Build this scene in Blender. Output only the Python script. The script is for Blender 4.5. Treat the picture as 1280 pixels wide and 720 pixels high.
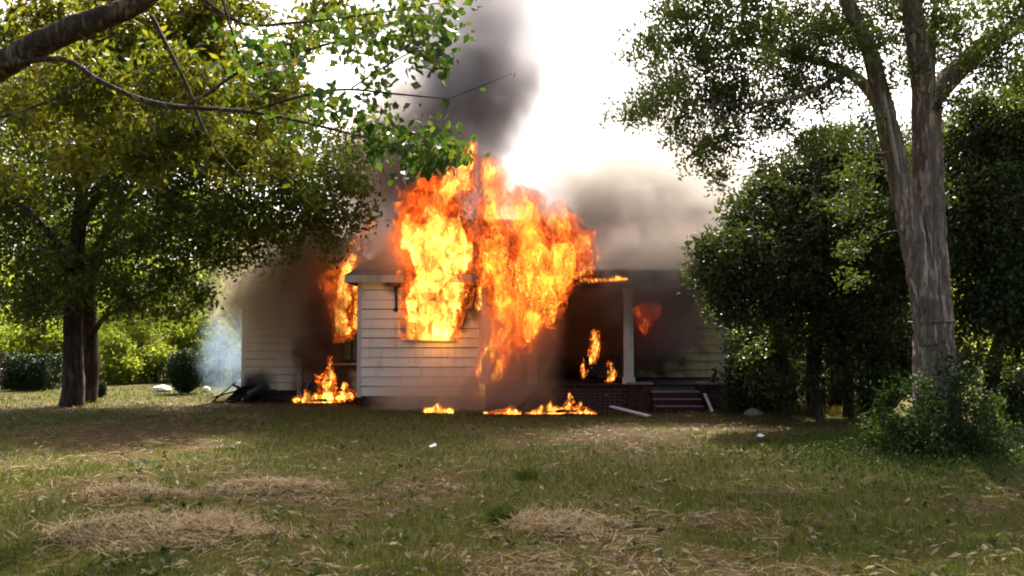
import bpy, bmesh, math, random
import numpy as np
from mathutils import Vector, Matrix

for _o in list(bpy.data.objects):
    bpy.data.objects.remove(_o, do_unlink=True)
SC = bpy.context.scene
COL = SC.collection
R = math.radians
random.seed(7)
RNG = np.random.default_rng(7)

# ------------------------------------------------------------------ camera
CAM_Z, FOC = 1.55, 1100.0                      # eye height, focal length in pixels of a 1280 wide picture
PITCH = math.atan(60 / FOC)
cam_d = bpy.data.cameras.new('camera')
cam = bpy.data.objects.new('camera', cam_d)
COL.objects.link(cam)
cam_d.sensor_width = 36.0
cam_d.lens = 36.0 * FOC / 1280.0
cam_d.clip_start, cam_d.clip_end = 0.1, 3000.0
cam.location = (0, 0, CAM_Z)
cam.rotation_euler = (math.pi / 2 + PITCH, 0, 0)
SC.camera = cam

# ------------------------------------------------------------------ sky, sun, exposure
SUN_EL, SUN_AZ = 50.0, 4.0                      # the sun stands behind the house, a little to the right of it
w = bpy.data.worlds.new('World')
SC.world = w
w.use_nodes = True
wn = w.node_tree
wn.nodes.clear()
sky = wn.nodes.new('ShaderNodeTexSky')
sky.sky_type = 'NISHITA'
sky.sun_disc = False
sky.sun_elevation, sky.sun_rotation = R(SUN_EL), R(SUN_AZ)
sky.air_density, sky.dust_density, sky.ozone_density = 0.5, 7.0, 0.3
bg = wn.nodes.new('ShaderNodeBackground')
bg.inputs['Strength'].default_value = 0.15
wo = wn.nodes.new('ShaderNodeOutputWorld')
wn.links.new(sky.outputs['Color'], bg.inputs['Color'])
wn.links.new(bg.outputs['Background'], wo.inputs['Surface'])
sun_d = bpy.data.lights.new('sun', 'SUN')
sun_d.energy, sun_d.angle, sun_d.color = 5.0, R(0.53), (1.0, 0.93, 0.80)
sun = bpy.data.objects.new('sun', sun_d)
COL.objects.link(sun)
_sd = Vector((math.sin(R(SUN_AZ)) * math.cos(R(SUN_EL)), math.cos(R(SUN_AZ)) * math.cos(R(SUN_EL)), math.sin(R(SUN_EL))))
sun.rotation_euler = _sd.to_track_quat('Z', 'Y').to_euler()
sun.location = (0, 0, 60)
vs = SC.view_settings
vs.view_transform, vs.look, vs.gamma, vs.use_curve_mapping = 'Standard', 'None', 1.0, False
vs.exposure = 1.65
SC.render.engine = 'CYCLES'
cy = SC.cycles
cy.max_bounces, cy.diffuse_bounces, cy.glossy_bounces = 6, 3, 2
cy.transmission_bounces, cy.volume_bounces, cy.transparent_max_bounces = 3, 2, 48
cy.sample_clamp_indirect = 4.0
cy.use_denoising = True
cy.volume_max_steps = 128
cy.filter_width = 1.9


def P(px, py, Y):
    """The point of the place seen at (px, py) of the 1280x720 photograph, Y metres in front of the camera."""
    u, v = (px - 640) / FOC, (360 - py) / FOC
    dy = math.cos(PITCH) - v * math.sin(PITCH)
    dz = math.sin(PITCH) + v * math.cos(PITCH)
    k = Y / dy
    return Vector((u * k, Y, CAM_Z + dz * k))


# ------------------------------------------------------------------ noise in numpy
def _hash(ix, iy, iz, seed):
    h = (ix.astype(np.uint32) * np.uint32(374761393) + iy.astype(np.uint32) * np.uint32(668265263)
         + iz.astype(np.uint32) * np.uint32(2147483647 - 58) + np.uint32((seed * 97531 + 1013) & 0xffffffff))
    h = (h ^ (h >> np.uint32(13))) * np.uint32(1274126177)
    h = h ^ (h >> np.uint32(16))
    return (h & np.uint32(0xffffff)).astype(np.float64) / float(0xffffff)


def vnoise(p, seed=0):
    i = np.floor(p).astype(np.int64)
    f = p - i
    f = f * f * (3 - 2 * f)
    out = 0.0
    for dx in (0, 1):
        for dy in (0, 1):
            for dz in (0, 1):
                wgt = (f[:, 0] if dx else 1 - f[:, 0]) * (f[:, 1] if dy else 1 - f[:, 1]) * (f[:, 2] if dz else 1 - f[:, 2])
                out = out + wgt * _hash(i[:, 0] + dx, i[:, 1] + dy, i[:, 2] + dz, seed)
    return out


def fbm(p, seed=0, octaves=4, gain=0.5):
    s, a, t = 0.0, 1.0, 0.0
    for o in range(octaves):
        s = s + a * vnoise(p * (2.03 ** o), seed + o * 17)
        t += a
        a *= gain
    return s / t


def n2(x, y, scale, seed, octaves=3):
    p = np.stack([np.asarray(x, float) * scale, np.asarray(y, float) * scale, np.zeros_like(np.asarray(x, float))], 1)
    return fbm(p + 100.0, seed, octaves)


# ------------------------------------------------------------------ object helpers
def props(o, label=None, cat=None, group=None, kind=None):
    if label: o['label'] = label
    if cat: o['category'] = cat
    if group: o['group'] = group
    if kind: o['kind'] = kind
    return o


def link(name, data, parent=None):
    o = bpy.data.objects.new(name, data)
    COL.objects.link(o)
    if parent is not None:
        o.parent = parent
        o.matrix_parent_inverse = parent_world(parent).inverted()
    return o


def parent_world(p):
    m = Matrix.LocRotScale(p.location, p.rotation_euler, p.scale)
    if p.parent is not None:
        m = parent_world(p.parent) @ p.matrix_parent_inverse @ m
    return m


def empty(name, loc, label=None, cat=None, group=None):
    o = bpy.data.objects.new(name, None)
    o.empty_display_size = 0.2
    o.location = loc
    COL.objects.link(o)
    return props(o, label, cat, group)


def np_mesh(name, V, F, mat, attrs=None, smooth=False):
    """V n x 3, F m x k (k the same for every face); attrs: {name: per point values}."""
    me = bpy.data.meshes.new(name)
    V = np.asarray(V, np.float32)
    F = np.asarray(F, np.int32)
    k = F.shape[1]
    me.vertices.add(len(V))
    me.vertices.foreach_set('co', V.ravel())
    me.loops.add(F.size)
    me.loops.foreach_set('vertex_index', F.ravel())
    me.polygons.add(len(F))
    me.polygons.foreach_set('loop_start', np.arange(0, F.size, k, dtype=np.int32))
    me.polygons.foreach_set('loop_total', np.full(len(F), k, np.int32))
    if smooth:
        me.polygons.foreach_set('use_smooth', np.ones(len(F), bool))
    for an, av in (attrs or {}).items():
        a = me.attributes.new(an, 'FLOAT', 'POINT')
        a.data.foreach_set('value', np.asarray(av, np.float32))
    me.update(calc_edges=True)
    if mat is not None:
        me.materials.append(mat)
    return me


class MB:
    """Collects boxes, prisms and tubes and links them as one mesh object."""

    def __init__(s):
        s.v, s.f, s.sm = [], [], []

    def face_set(s, vs_, fs, smooth=False):
        o = len(s.v)
        s.v += [tuple(q) for q in vs_]
        s.f += [tuple(o + i for i in q) for q in fs]
        s.sm += [smooth] * len(fs)
        return s

    def box(s, x0, x1, y0, y1, z0, z1):
        return s.hexa([(x0, y0, z0), (x1, y0, z0), (x1, y1, z0), (x0, y1, z0), (x0, y0, z1), (x1, y0, z1), (x1, y1, z1), (x0, y1, z1)])

    def hexa(s, p):
        return s.face_set(p, [(0, 3, 2, 1), (4, 5, 6, 7), (0, 1, 5, 4), (1, 2, 6, 5), (2, 3, 7, 6), (3, 0, 4, 7)])

    def bar(s, a, b, wx, wz, up=(0, 0, 1)):
        a, b = Vector(a), Vector(b)
        d = (b - a).normalized()
        sd = d.cross(Vector(up))
        if sd.length < 1e-4:
            sd = Vector((1, 0, 0))
        sd.normalize()
        u = sd.cross(d).normalized()
        q = []
        for c in (a, b):
            q += [c - sd * wx / 2 - u * wz / 2, c + sd * wx / 2 - u * wz / 2, c + sd * wx / 2 + u * wz / 2, c - sd * wx / 2 + u * wz / 2]
        return s.face_set(q, [(0, 1, 2, 3), (7, 6, 5, 4), (0, 4, 5, 1), (1, 5, 6, 2), (2, 6, 7, 3), (3, 7, 4, 0)])

    def tube(s, pts, rad, sides=8, rough=0.0, seed=0, cap=True, bark=0.0):
        pts = [Vector(p) for p in pts]
        n = len(pts)
        prev = None
        vs_, fs = [], []
        for i, p in enumerate(pts):
            t = (pts[min(i + 1, n - 1)] - pts[max(i - 1, 0)]).normalized()
            if prev is None:
                ref = Vector((1, 0, 0)) if abs(t.x) < 0.8 else Vector((0, 1, 0))
                a = t.cross(ref).normalized()
            else:
                a = (prev - t * prev.dot(t)).normalized()
            prev = a
            b = t.cross(a)
            for j in range(sides):
                an = 2 * math.pi * j / sides
                r = rad[i]
                if rough:
                    r *= 1 + rough * (0.55 * math.sin(an * 3 + seed + i * 0.13) + 0.45 * math.sin(an * 7 + seed * 2 + i * 0.31) + random.uniform(-.5, .5))
                vs_.append(p + (a * math.cos(an) + b * math.sin(an)) * r)
        if bark:
            A = np.array([tuple(v) for v in vs_])
            cen_ = np.repeat(np.array([tuple(p) for p in pts]), sides, 0)
            wob = (fbm(A * 2.0 + seed, seed + 4, 2) - 0.5)[:, None] * 0.25
            q = (A + wob) * np.array([17, 17, 2.6])
            ridge = np.abs(2 * fbm(q + 9, seed, 3, 0.5) - 1)
            plate = np.abs(2 * fbm((A + wob) * np.array([9, 9, 7]) + 40, seed + 7, 2) - 1)
            dsp = bark * (np.clip(ridge * 3.2, 0, 1) - 0.6 + 0.35 * np.clip(plate * 3, 0, 1) + 1.1 * (fbm(A * 1.6, seed + 11, 2) - 0.5))
            rd = A - cen_
            A = A + rd / (np.linalg.norm(rd, axis=1)[:, None] + 1e-9) * dsp[:, None]
            vs_ = [Vector(v) for v in A]
        for i in range(n - 1):
            for j in range(sides):
                k = (j + 1) % sides
                fs.append((i * sides + j, i * sides + k, (i + 1) * sides + k, (i + 1) * sides + j))
        if cap:
            fs.append(tuple(range(sides - 1, -1, -1)))
            fs.append(tuple((n - 1) * sides + j for j in range(sides)))
        return s.face_set(vs_, fs, True)

    def data(s, name, mat):
        me = bpy.data.meshes.new(name)
        me.from_pydata(s.v, [], s.f)
        me.polygons.foreach_set('use_smooth', s.sm)
        me.update()
        if mat is not None:
            me.materials.append(mat)
        return me

    def build(s, name, mat, parent=None, loc=None):
        """loc: where the object's own origin goes (vertices are given in world space)."""
        if loc is None and parent is None:
            v = np.array(s.v)
            loc = ((v[:, 0].min() + v[:, 0].max()) / 2, (v[:, 1].min() + v[:, 1].max()) / 2, v[:, 2].min())
        if loc is not None:
            s.v = [(a - loc[0], b - loc[1], c - loc[2]) for a, b, c in s.v]
        o = link(name, s.data(name, mat), parent)
        if loc is not None:
            o.location = loc
        return o


def smooth_path(pts, rad, per=6):
    """Catmull-Rom through pts with radii."""
    pts = [Vector(p) for p in pts]
    q, rr = [], []
    for i in range(len(pts) - 1):
        a, b, c, d = pts[max(i - 1, 0)], pts[i], pts[i + 1], pts[min(i + 2, len(pts) - 1)]
        for k in range(per):
            t = k / per
            q.append(0.5 * ((2 * b) + (c - a) * t + (2 * a - 5 * b + 4 * c - d) * t * t + (3 * b - a - 3 * c + d) * t ** 3))
            rr.append(rad[i] * (1 - t) + rad[i + 1] * t)
    q.append(pts[-1])
    rr.append(rad[-1])
    return q, rr


# ------------------------------------------------------------------ node helpers
class NB:
    def __init__(s, name):
        s.m = bpy.data.materials.new(name)
        s.m.use_nodes = True
        s.t = s.m.node_tree
        s.t.nodes.clear()
        s.out = s.t.nodes.new('ShaderNodeOutputMaterial')

    def n(s, typ, **kw):
        nd = s.t.nodes.new(typ)
        for k, v in kw.items():
            setattr(nd, k, v)
        return nd

    def put(s, sock, v):
        if isinstance(v, bpy.types.NodeSocket):
            s.t.links.new(v, sock)
        elif v is not None:
            if hasattr(sock.default_value, '__len__') and not hasattr(v, '__len__'):
                v = (v,) * len(sock.default_value)
            if hasattr(sock.default_value, '__len__') and len(sock.default_value) == 4 and len(v) == 3:
                v = (*v, 1.0)
            sock.default_value = v

    def math(s, op, a, b=None, c=None, clamp=False):
        nd = s.n('ShaderNodeMath', operation=op, use_clamp=clamp)
        s.put(nd.inputs[0], a)
        s.put(nd.inputs[1], b)
        s.put(nd.inputs[2], c)
        return nd.outputs[0]

    def vmath(s, op, a, b=None, out=0):
        nd = s.n('ShaderNodeVectorMath', operation=op)
        s.put(nd.inputs[0], a)
        s.put(nd.inputs[1], b)
        return nd.outputs[out]

    def noise(s, vec, scale, detail=3, rough=0.5, dist=0.0, color=False):
        nd = s.n('ShaderNodeTexNoise')
        s.put(nd.inputs['Vector'], vec)
        nd.inputs['Scale'].default_value = scale
        nd.inputs['Detail'].default_value = detail
        nd.inputs['Roughness'].default_value = rough
        nd.inputs['Distortion'].default_value = dist
        return nd.outputs[1 if color else 0]

    def ss(s, v, a, b, c=0.0, d=1.0, kind='SMOOTHSTEP'):
        nd = s.n('ShaderNodeMapRange', interpolation_type=kind)
        s.put(nd.inputs[0], v)
        for i, x in enumerate((a, b, c, d)):
            s.put(nd.inputs[1 + i], x)
        return nd.outputs[0]

    def ramp(s, fac, stops):
        nd = s.n('ShaderNodeValToRGB')
        e = nd.color_ramp.elements
        while len(e) < len(stops):
            e.new(0.5)
        for el, (p, c) in zip(e, stops):
            el.position = p
            el.color = (*c, 1.0)
        s.put(nd.inputs[0], fac)
        return nd.outputs[0]

    def mix(s, fac, a, b, mode='MIX'):
        nd = s.n('ShaderNodeMix', data_type='RGBA', blend_type=mode)
        s.put(nd.inputs[0], fac)
        s.put(nd.inputs[6], a)
        s.put(nd.inputs[7], b)
        return nd.outputs[2]

    def attr(s, name):
        return s.n('ShaderNodeAttribute', attribute_name=name).outputs['Fac']

    def obj(s):
        return s.n('ShaderNodeTexCoord').outputs['Object']

    def pos(s):
        return s.n('ShaderNodeNewGeometry').outputs['Position']

    def scale(s, vec, x, y, z):
        return s.vmath('MULTIPLY', vec, (x, y, z))

    def principled(s, color, rough=0.7, spec=0.3, bump=None, bstr=0.4, bdist=0.02):
        nd = s.n('ShaderNodeBsdfPrincipled')
        s.put(nd.inputs['Base Color'], color)
        s.put(nd.inputs['Roughness'], rough)
        s.put(nd.inputs['Specular IOR Level'], spec)
        if bump is not None:
            b = s.n('ShaderNodeBump')
            b.inputs['Strength'].default_value = bstr
            b.inputs['Distance'].default_value = bdist
            s.put(b.inputs['Height'], bump)
            s.put(nd.inputs['Normal'], b.outputs[0])
        return nd.outputs[0]

    def mixs(s, fac, a, b):
        nd = s.n('ShaderNodeMixShader')
        s.put(nd.inputs[0], fac)
        s.put(nd.inputs[1], a)
        s.put(nd.inputs[2], b)
        return nd.outputs[0]

    def adds(s, a, b):
        nd = s.n('ShaderNodeAddShader')
        s.put(nd.inputs[0], a)
        s.put(nd.inputs[1], b)
        return nd.outputs[0]

    def surf(s, sh):
        s.t.links.new(sh, s.out.inputs['Surface'])
        return s.m

    def vol(s, sh):
        s.t.links.new(sh, s.out.inputs['Volume'])
        return s.m


def leaf_mat(name, stops, trans=0.45, rough=0.5, spec=0.25, tcol=(1.25, 1.25, 0.55)):
    b = NB(name)
    c = b.ramp(b.attr('tint'), stops)
    p = b.principled(c, rough, spec)
    t = b.n('ShaderNodeBsdfTranslucent')
    b.put(t.inputs['Color'], b.vmath('MULTIPLY', c, tcol))
    return b.surf(b.mixs(trans, p, t.outputs[0]))


def bark_mat(name, c0, c1, scale=1.0, stretch=0.18):
    b = NB(name)
    o = b.obj()
    f = b.noise(b.scale(o, 14 * scale, 14 * scale, 14 * scale * stretch), 1.0, 5, 0.65, 0.6)
    g = b.noise(o, 2.2 * scale, 3, 0.6)
    k = b.math('ADD', b.math('MULTIPLY', f, 0.75), b.math('MULTIPLY', g, 0.25))
    c = b.ramp(k, [(0.37, c0), (0.5, tuple((a + d) / 2 for a, d in zip(c0, c1))), (0.61, c1)])
    return b.surf(b.principled(c, 0.9, 0.15, b.ss(f, 0.34, 0.6), 1.0, 0.05))


def flat_mat(name, c0, c1, scale=6, rough=0.7, spec=0.3, bump=0.2):
    b = NB(name)
    o = b.obj()
    f = b.noise(o, scale, 5, 0.6)
    return b.surf(b.principled(b.ramp(f, [(0.3, c0), (0.7, c1)]), rough, spec, f, bump, 0.01))


M = {}
# paint weathers to bare grey in runs and is charred round the places the fire broke out of
def sooty(name, base, dirt, scorch, char_r=1.0):
    b = NB(name)
    p = b.pos()
    grain = b.noise(b.scale(p, 1.2, 1.2, 16), 2.0, 4, 0.6)
    blot = b.noise(b.scale(p, 1.0, 1.0, 0.6), 2.6, 5, 0.62)
    run = b.noise(b.scale(p, 9, 9, 0.7), 1.0, 3, 0.6)
    k = b.math('ADD', b.math('MULTIPLY', blot, 0.55), b.math('MULTIPLY', run, 0.45))
    c = b.mix(b.ss(k, 0.46, 0.72), base, dirt)
    c = b.mix(b.ss(grain, 0.55, 0.8, 0, 0.35), c, tuple(x * 0.55 for x in base))
    tot = None
    for (x, y, z, r) in scorch:
        d = b.vmath('DISTANCE', p, (x, y, z), out=1)
        d = b.math('ADD', b.math('DIVIDE', d, r * char_r), b.math('MULTIPLY', b.math('SUBTRACT', b.noise(p, 2.2, 5, 0.65), 0.5), 1.3))
        v = b.ss(d, 1.15, 0.45)
        tot = v if tot is None else b.math('MAXIMUM', tot, v)
    if tot is not None:
        c = b.mix(b.math('MULTIPLY', tot, 0.97), c, b.ramp(b.noise(p, 22, 4, 0.7), [(0.35, (0.006, 0.005, 0.005)), (0.7, (0.035, 0.028, 0.024))]))
    return b.surf(b.principled(c, 0.75, 0.25, b.math('ADD', grain, b.math('MULTIPLY', blot, 0.6)), 0.35, 0.012))


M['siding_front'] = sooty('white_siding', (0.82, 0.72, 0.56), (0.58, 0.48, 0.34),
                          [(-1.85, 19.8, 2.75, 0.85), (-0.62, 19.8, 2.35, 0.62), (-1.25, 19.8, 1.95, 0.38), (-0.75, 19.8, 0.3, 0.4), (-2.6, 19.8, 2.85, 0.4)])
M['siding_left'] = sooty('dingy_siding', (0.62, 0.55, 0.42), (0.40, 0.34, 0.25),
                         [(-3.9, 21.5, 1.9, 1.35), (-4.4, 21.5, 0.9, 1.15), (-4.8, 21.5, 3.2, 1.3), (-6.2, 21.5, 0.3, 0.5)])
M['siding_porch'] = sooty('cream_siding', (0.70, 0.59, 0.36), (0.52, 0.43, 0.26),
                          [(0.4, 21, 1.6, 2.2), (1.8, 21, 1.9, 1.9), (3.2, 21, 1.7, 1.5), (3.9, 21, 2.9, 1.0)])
M['trim'] = sooty('white_trim', (0.56, 0.51, 0.42), (0.36, 0.31, 0.23),
                  [(-0.63, 19.7, 2.3, 0.6), (0.36, 18.5, 2.4, 0.9), (-3.7, 21.4, 2.0, 0.9), (-1.85, 19.7, 2.3, 0.8)])
M['char'] = flat_mat('charred_wood', (0.006, 0.005, 0.005), (0.035, 0.028, 0.024), 14, 0.85, 0.25, 0.6)
M['interior'] = flat_mat('char_and_shade', (0.010, 0.008, 0.007), (0.03, 0.022, 0.018), 4, 0.95, 0.1, 0.3)  # burnt rooms; its dark also stands for shade in gaps and underfloor
M['shingle'] = flat_mat('grey_shingle', (0.17, 0.155, 0.135), (0.30, 0.275, 0.24), 9, 0.9, 0.15, 0.5)
M['shingle_dark'] = flat_mat('sooty_shingle', (0.03, 0.028, 0.026), (0.10, 0.092, 0.085), 7, 0.9, 0.15, 0.5)
M['brick'] = flat_mat('dark_red_brick', (0.025, 0.012, 0.010), (0.10, 0.036, 0.026), 9, 0.9, 0.15, 0.5)
M['mortar'] = flat_mat('mortar', (0.10, 0.085, 0.075), (0.17, 0.15, 0.13), 12, 0.95, 0.1, 0.4)
M['concrete'] = flat_mat('worn_concrete', (0.14, 0.12, 0.10), (0.30, 0.27, 0.23), 8, 0.9, 0.15, 0.4)
M['white'] = flat_mat('white_board', (0.45, 0.42, 0.38), (0.72, 0.69, 0.64), 5, 0.7, 0.3, 0.2)
M['dark_metal'] = flat_mat('dark_metal', (0.012, 0.012, 0.013), (0.05, 0.045, 0.042), 8, 0.55, 0.4, 0.1)
M['stone'] = flat_mat('grey_stone', (0.13, 0.12, 0.105), (0.32, 0.30, 0.27), 7, 0.9, 0.2, 0.6)
M['white_stone'] = flat_mat('pale_stone', (0.55, 0.54, 0.52), (0.82, 0.81, 0.8), 5, 0.8, 0.2, 0.4)
M['red_paint'] = flat_mat('red_paint', (0.32, 0.03, 0.03), (0.48, 0.06, 0.05), 6, 0.5, 0.4, 0.1)
_b = NB('window_glass')
_g = _b.n('ShaderNodeBsdfGlossy')
_g.inputs['Roughness'].default_value = 0.08
_g.inputs['Color'].default_value = (0.8, 0.8, 0.8, 1)
_tr = _b.n('ShaderNodeBsdfTransparent')
_tr.inputs['Color'].default_value = (0.45, 0.42, 0.38, 1)
M['glass'] = _b.surf(_b.mixs(0.12, _tr.outputs[0], _g.outputs[0]))

M['bark_near'] = bark_mat('dark_branch_bark', (0.05, 0.037, 0.026), (0.17, 0.125, 0.085), 1.6)
M['bark_left'] = bark_mat('dark_brown_bark', (0.03, 0.022, 0.016), (0.10, 0.072, 0.05), 1.2)
M['bark_right'] = bark_mat('furrowed_grey_bark', (0.17, 0.127, 0.098), (0.46, 0.365, 0.285), 1.15, 0.12)
M['bark_far'] = bark_mat('grey_brown_bark', (0.05, 0.04, 0.03), (0.16, 0.13, 0.10), 0.8)
M['dead_wood'] = flat_mat('bleached_dead_wood', (0.22, 0.19, 0.14), (0.38, 0.34, 0.27), 9, 0.85, 0.2, 0.3)
M['leaf_near'] = leaf_mat('yellow_green_leaf', [(0.0, (0.036, 0.050, 0.009)), (0.45, (0.085, 0.100, 0.015)), (0.8, (0.15, 0.150, 0.020)), (0.97, (0.21, 0.16, 0.025))], 0.62, 0.42, 0.3, (1.6, 1.55, 0.6))
M['leaf_big'] = leaf_mat('broad_green_leaf', [(0.0, (0.025, 0.055, 0.012)), (0.6, (0.055, 0.10, 0.022)), (0.95, (0.13, 0.14, 0.03))], 0.5, 0.4, 0.35)
M['leaf_left'] = leaf_mat('deep_green_leaf', [(0.0, (0.032, 0.050, 0.009)), (0.5, (0.078, 0.105, 0.017)), (0.95, (0.12, 0.14, 0.022))], 0.55, 0.42, 0.3)
M['leaf_right'] = leaf_mat('small_green_leaf', [(0.0, (0.042, 0.068, 0.016)), (0.5, (0.080, 0.112, 0.025)), (0.95, (0.12, 0.15, 0.034))], 0.52, 0.4, 0.35)
M['leaf_dark'] = leaf_mat('evergreen_leaf', [(0.0, (0.026, 0.040, 0.011)), (0.6, (0.055, 0.078, 0.020)), (0.95, (0.09, 0.115, 0.030))], 0.4, 0.4, 0.35)
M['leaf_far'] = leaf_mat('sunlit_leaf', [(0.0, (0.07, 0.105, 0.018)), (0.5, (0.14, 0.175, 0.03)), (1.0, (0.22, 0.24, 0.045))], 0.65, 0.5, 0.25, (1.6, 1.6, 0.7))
M['leaf_hedge'] = leaf_mat('hedge_leaf', [(0.0, (0.014, 0.028, 0.009)), (0.6, (0.03, 0.055, 0.016)), (1.0, (0.05, 0.08, 0.022))], 0.2, 0.5, 0.3)
M['leaf_shrub'] = leaf_mat('shrub_leaf', [(0.0, (0.018, 0.038, 0.008)), (0.5, (0.036, 0.066, 0.014)), (1.0, (0.07, 0.10, 0.022))], 0.4, 0.55, 0.15)


def ground_z(x, y):
    x = np.asarray(x, float)
    y = np.asarray(y, float)
    return 0.10 * (n2(x, y, 0.22, 5, 2) - 0.5) + 0.03 * (n2(x, y, 1.1, 9, 2) - 0.5)


HAY = [(-2.7, 7.0, 0.85, 0.65), (-2.4, 8.9, 0.6, 0.36), (-3.6, 8.4, 0.45, 0.36), (0.42, 7.4, 0.44, 0.44)]
SCORCH = [(0.9, 17.7, 1.2, 0.4), (-4.1, 20.55, 0.8, 0.4), (-1.55, 17.9, 0.35, 0.25), (-0.25, 17.6, 0.7, 0.3)]


def scorch(x, y):
    s = np.zeros(len(np.asarray(x)))
    for hx, hy, rx, ry in SCORCH:
        s = np.maximum(s, 1.35 - np.sqrt(((x - hx) / rx) ** 2 + ((y - hy) / ry) ** 2) + 0.9 * (n2(x, y, 3.0, 83, 3) - 0.5))
    return np.clip(s, 0, 1)


def dryness(x, y):
    """0 green grass .. 1 straw-coloured thatch."""
    x = np.asarray(x, float)
    y = np.asarray(y, float)
    d = 0.36 * n2(x, y, 0.33, 21, 3) + 0.40 * n2(x + 40, y, 1.2, 22, 3) + 0.24 * n2(x + 80, y, 4.2, 23, 2)
    d = (d - 0.43) / 0.27
    for hx, hy, rx, ry in HAY:
        d = d + 0.5 * np.exp(-(((x - hx) / rx) ** 2 + ((y - hy) / ry) ** 2))
    d = d + 0.45 * np.exp(-(((x - 0.5) / 2.6) ** 2 + ((y - 14.0) / 1.3) ** 2)) + 0.6 * np.exp(-(((x + 5.5) / 1.8) ** 2 + ((y - 13.3) / 1.2) ** 2))
    d = d - 0.75 * np.exp(-(((x - 5.2) / 2.6) ** 2 + ((y - 11.5) / 2.6) ** 2))
    return np.clip(d, 0, 1)

# ------------------------------------------------------------------ the ground
def axis(lo, hi, step, far_lo, far_hi):
    a = list(np.arange(lo, hi + 1e-6, step))
    d, v = step, lo
    while v > far_lo:
        d *= 1.35
        v -= d
        a.insert(0, v)
    d, v = step, hi
    while v < far_hi:
        d *= 1.35
        v += d
        a.append(v)
    return np.array(a)


gx, gy = axis(-16, 16, 0.11, -900, 900), axis(3.5, 27, 0.11, -200, 1500)
GX, GY = np.meshgrid(gx, gy)
xs, ys = GX.ravel(), GY.ravel()
nx_, ny_ = len(gx), len(gy)
ii = (np.arange(ny_ - 1)[:, None] * nx_ + np.arange(nx_ - 1)[None, :]).ravel()
b = NB('lawn_soil')
_p = b.pos()
_f = b.noise(_p, 9.0, 6, 0.7)
_f2 = b.noise(_p, 45.0, 4, 0.7)
_k = b.math('ADD', b.math('MULTIPLY', _f, 0.5), b.math('MULTIPLY', _f2, 0.5))
_gr = b.ramp(_k, [(0.3, (0.026, 0.023, 0.007)), (0.55, (0.066, 0.060, 0.015)), (0.75, (0.10, 0.082, 0.025))])
_br = b.ramp(_k, [(0.3, (0.028, 0.017, 0.009)), (0.55, (0.07, 0.045, 0.023)), (0.75, (0.12, 0.08, 0.042))])
_dr = b.math('ADD', b.attr('dry'), b.math('MULTIPLY', b.math('SUBTRACT', _f, 0.5), 0.5), clamp=True)
M['lawn'] = b.surf(b.principled(b.mix(b.ss(b.attr('burnt'), 0.1, 0.7), b.mix(b.ss(_dr, 0.25, 0.75), _gr, _br), (0.012, 0.010, 0.009)), 0.95, 0.1, _k, 0.8, 0.03))
gme = np_mesh('ground', np.stack([xs, ys, ground_z(xs, ys)], 1), np.stack([ii, ii + 1, ii + nx_ + 1, ii + nx_], 1), M['lawn'], {'dry': dryness(xs, ys), 'burnt': scorch(xs, ys)}, True)
props(link('ground', gme), 'rough mown lawn with green and straw brown patches', None, None, 'structure')


def blade_mat(name, stops, trans):
    return leaf_mat(name, stops, trans, 0.55, 0.2, (1.15, 1.15, 0.6))


def blades(name, x, y, h, wdt, lean, tint, mat, z0=0.0):
    n = len(x)
    a = RNG.uniform(0, 2 * np.pi, n)
    la = RNG.uniform(0, 2 * np.pi, n)
    z = ground_z(x, y) + z0
    base = np.stack([x, y, z], 1)
    side = np.stack([np.cos(a), np.sin(a), np.zeros(n)], 1) * (wdt / 2)[:, None]
    ld = np.stack([np.cos(la), np.sin(la), np.zeros(n)], 1)
    up = np.array([0, 0, 1.0])
    mid = base + up * (h * 0.55)[:, None] + ld * (h * lean * 0.3)[:, None]
    tip = base + up * (h * (1 - 0.25 * lean))[:, None] + ld * (h * lean)[:, None]
    V = np.stack([base - side, base + side, mid + side * 0.8, mid - side * 0.8, tip], 1).reshape(-1, 3)
    o = np.arange(n)[:, None] * 5
    F = np.concatenate([o + [0, 1, 2], o + [0, 2, 3], o + [3, 2, 4]], 0)
    return np_mesh(name, V, F, mat, {'tint': np.repeat(tint, 5)})


M['blade'] = blade_mat('grass_blade', [(0.0, (0.050, 0.080, 0.010)), (0.35, (0.115, 0.125, 0.017)), (0.58, (0.170, 0.138, 0.028)), (0.78, (0.185, 0.124, 0.042)), (1.0, (0.27, 0.185, 0.075))], 0.35)
n = 230000
u = RNG.random(n)
D = (4.2 ** -0.75 + u * (27.0 ** -0.75 - 4.2 ** -0.75)) ** (-1 / 0.75)
X = RNG.uniform(-1, 1, n) * (0.64 * D + 1.0)
dr = dryness(X, D)
keep = ~((X > -3.5) & (X < 4.7) & (D > 18.4)) & ~((X < -2.9) & (X > -6.7) & (D > 21.4)) & (RNG.random(n) < 1.0 - 0.45 * dr) & (scorch(X, D) < 0.5)
X, D, dr = X[keep], D[keep], dr[keep]
tint = np.clip(0.15 + 0.44 * dr + RNG.normal(0, 0.17, len(X)), 0, 1)
clump = n2(X, D, 2.6, 31, 2)
hh = (0.025 + 0.055 * RNG.random(len(X)) * (0.3 + 1.4 * clump)) * (1.0 - 0.3 * dr)
hh = hh * np.where(D > 16, 1.35, 1.0)
hh = hh * (1 + 1.2 * np.exp(-(((X - 5.2) / 2.2) ** 2 + ((D - 12.5) / 2.0) ** 2)))
wd = np.maximum(0.0045, 0.00075 * D) * RNG.uniform(0.7, 1.3, len(X))
props(link('grass', blades('grass', X, D, hh, wd, RNG.uniform(0.2, 1.1, len(X)), tint, M['blade'])),
      'short uneven grass growing over the whole lawn', 'grass', None, 'stuff')

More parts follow.
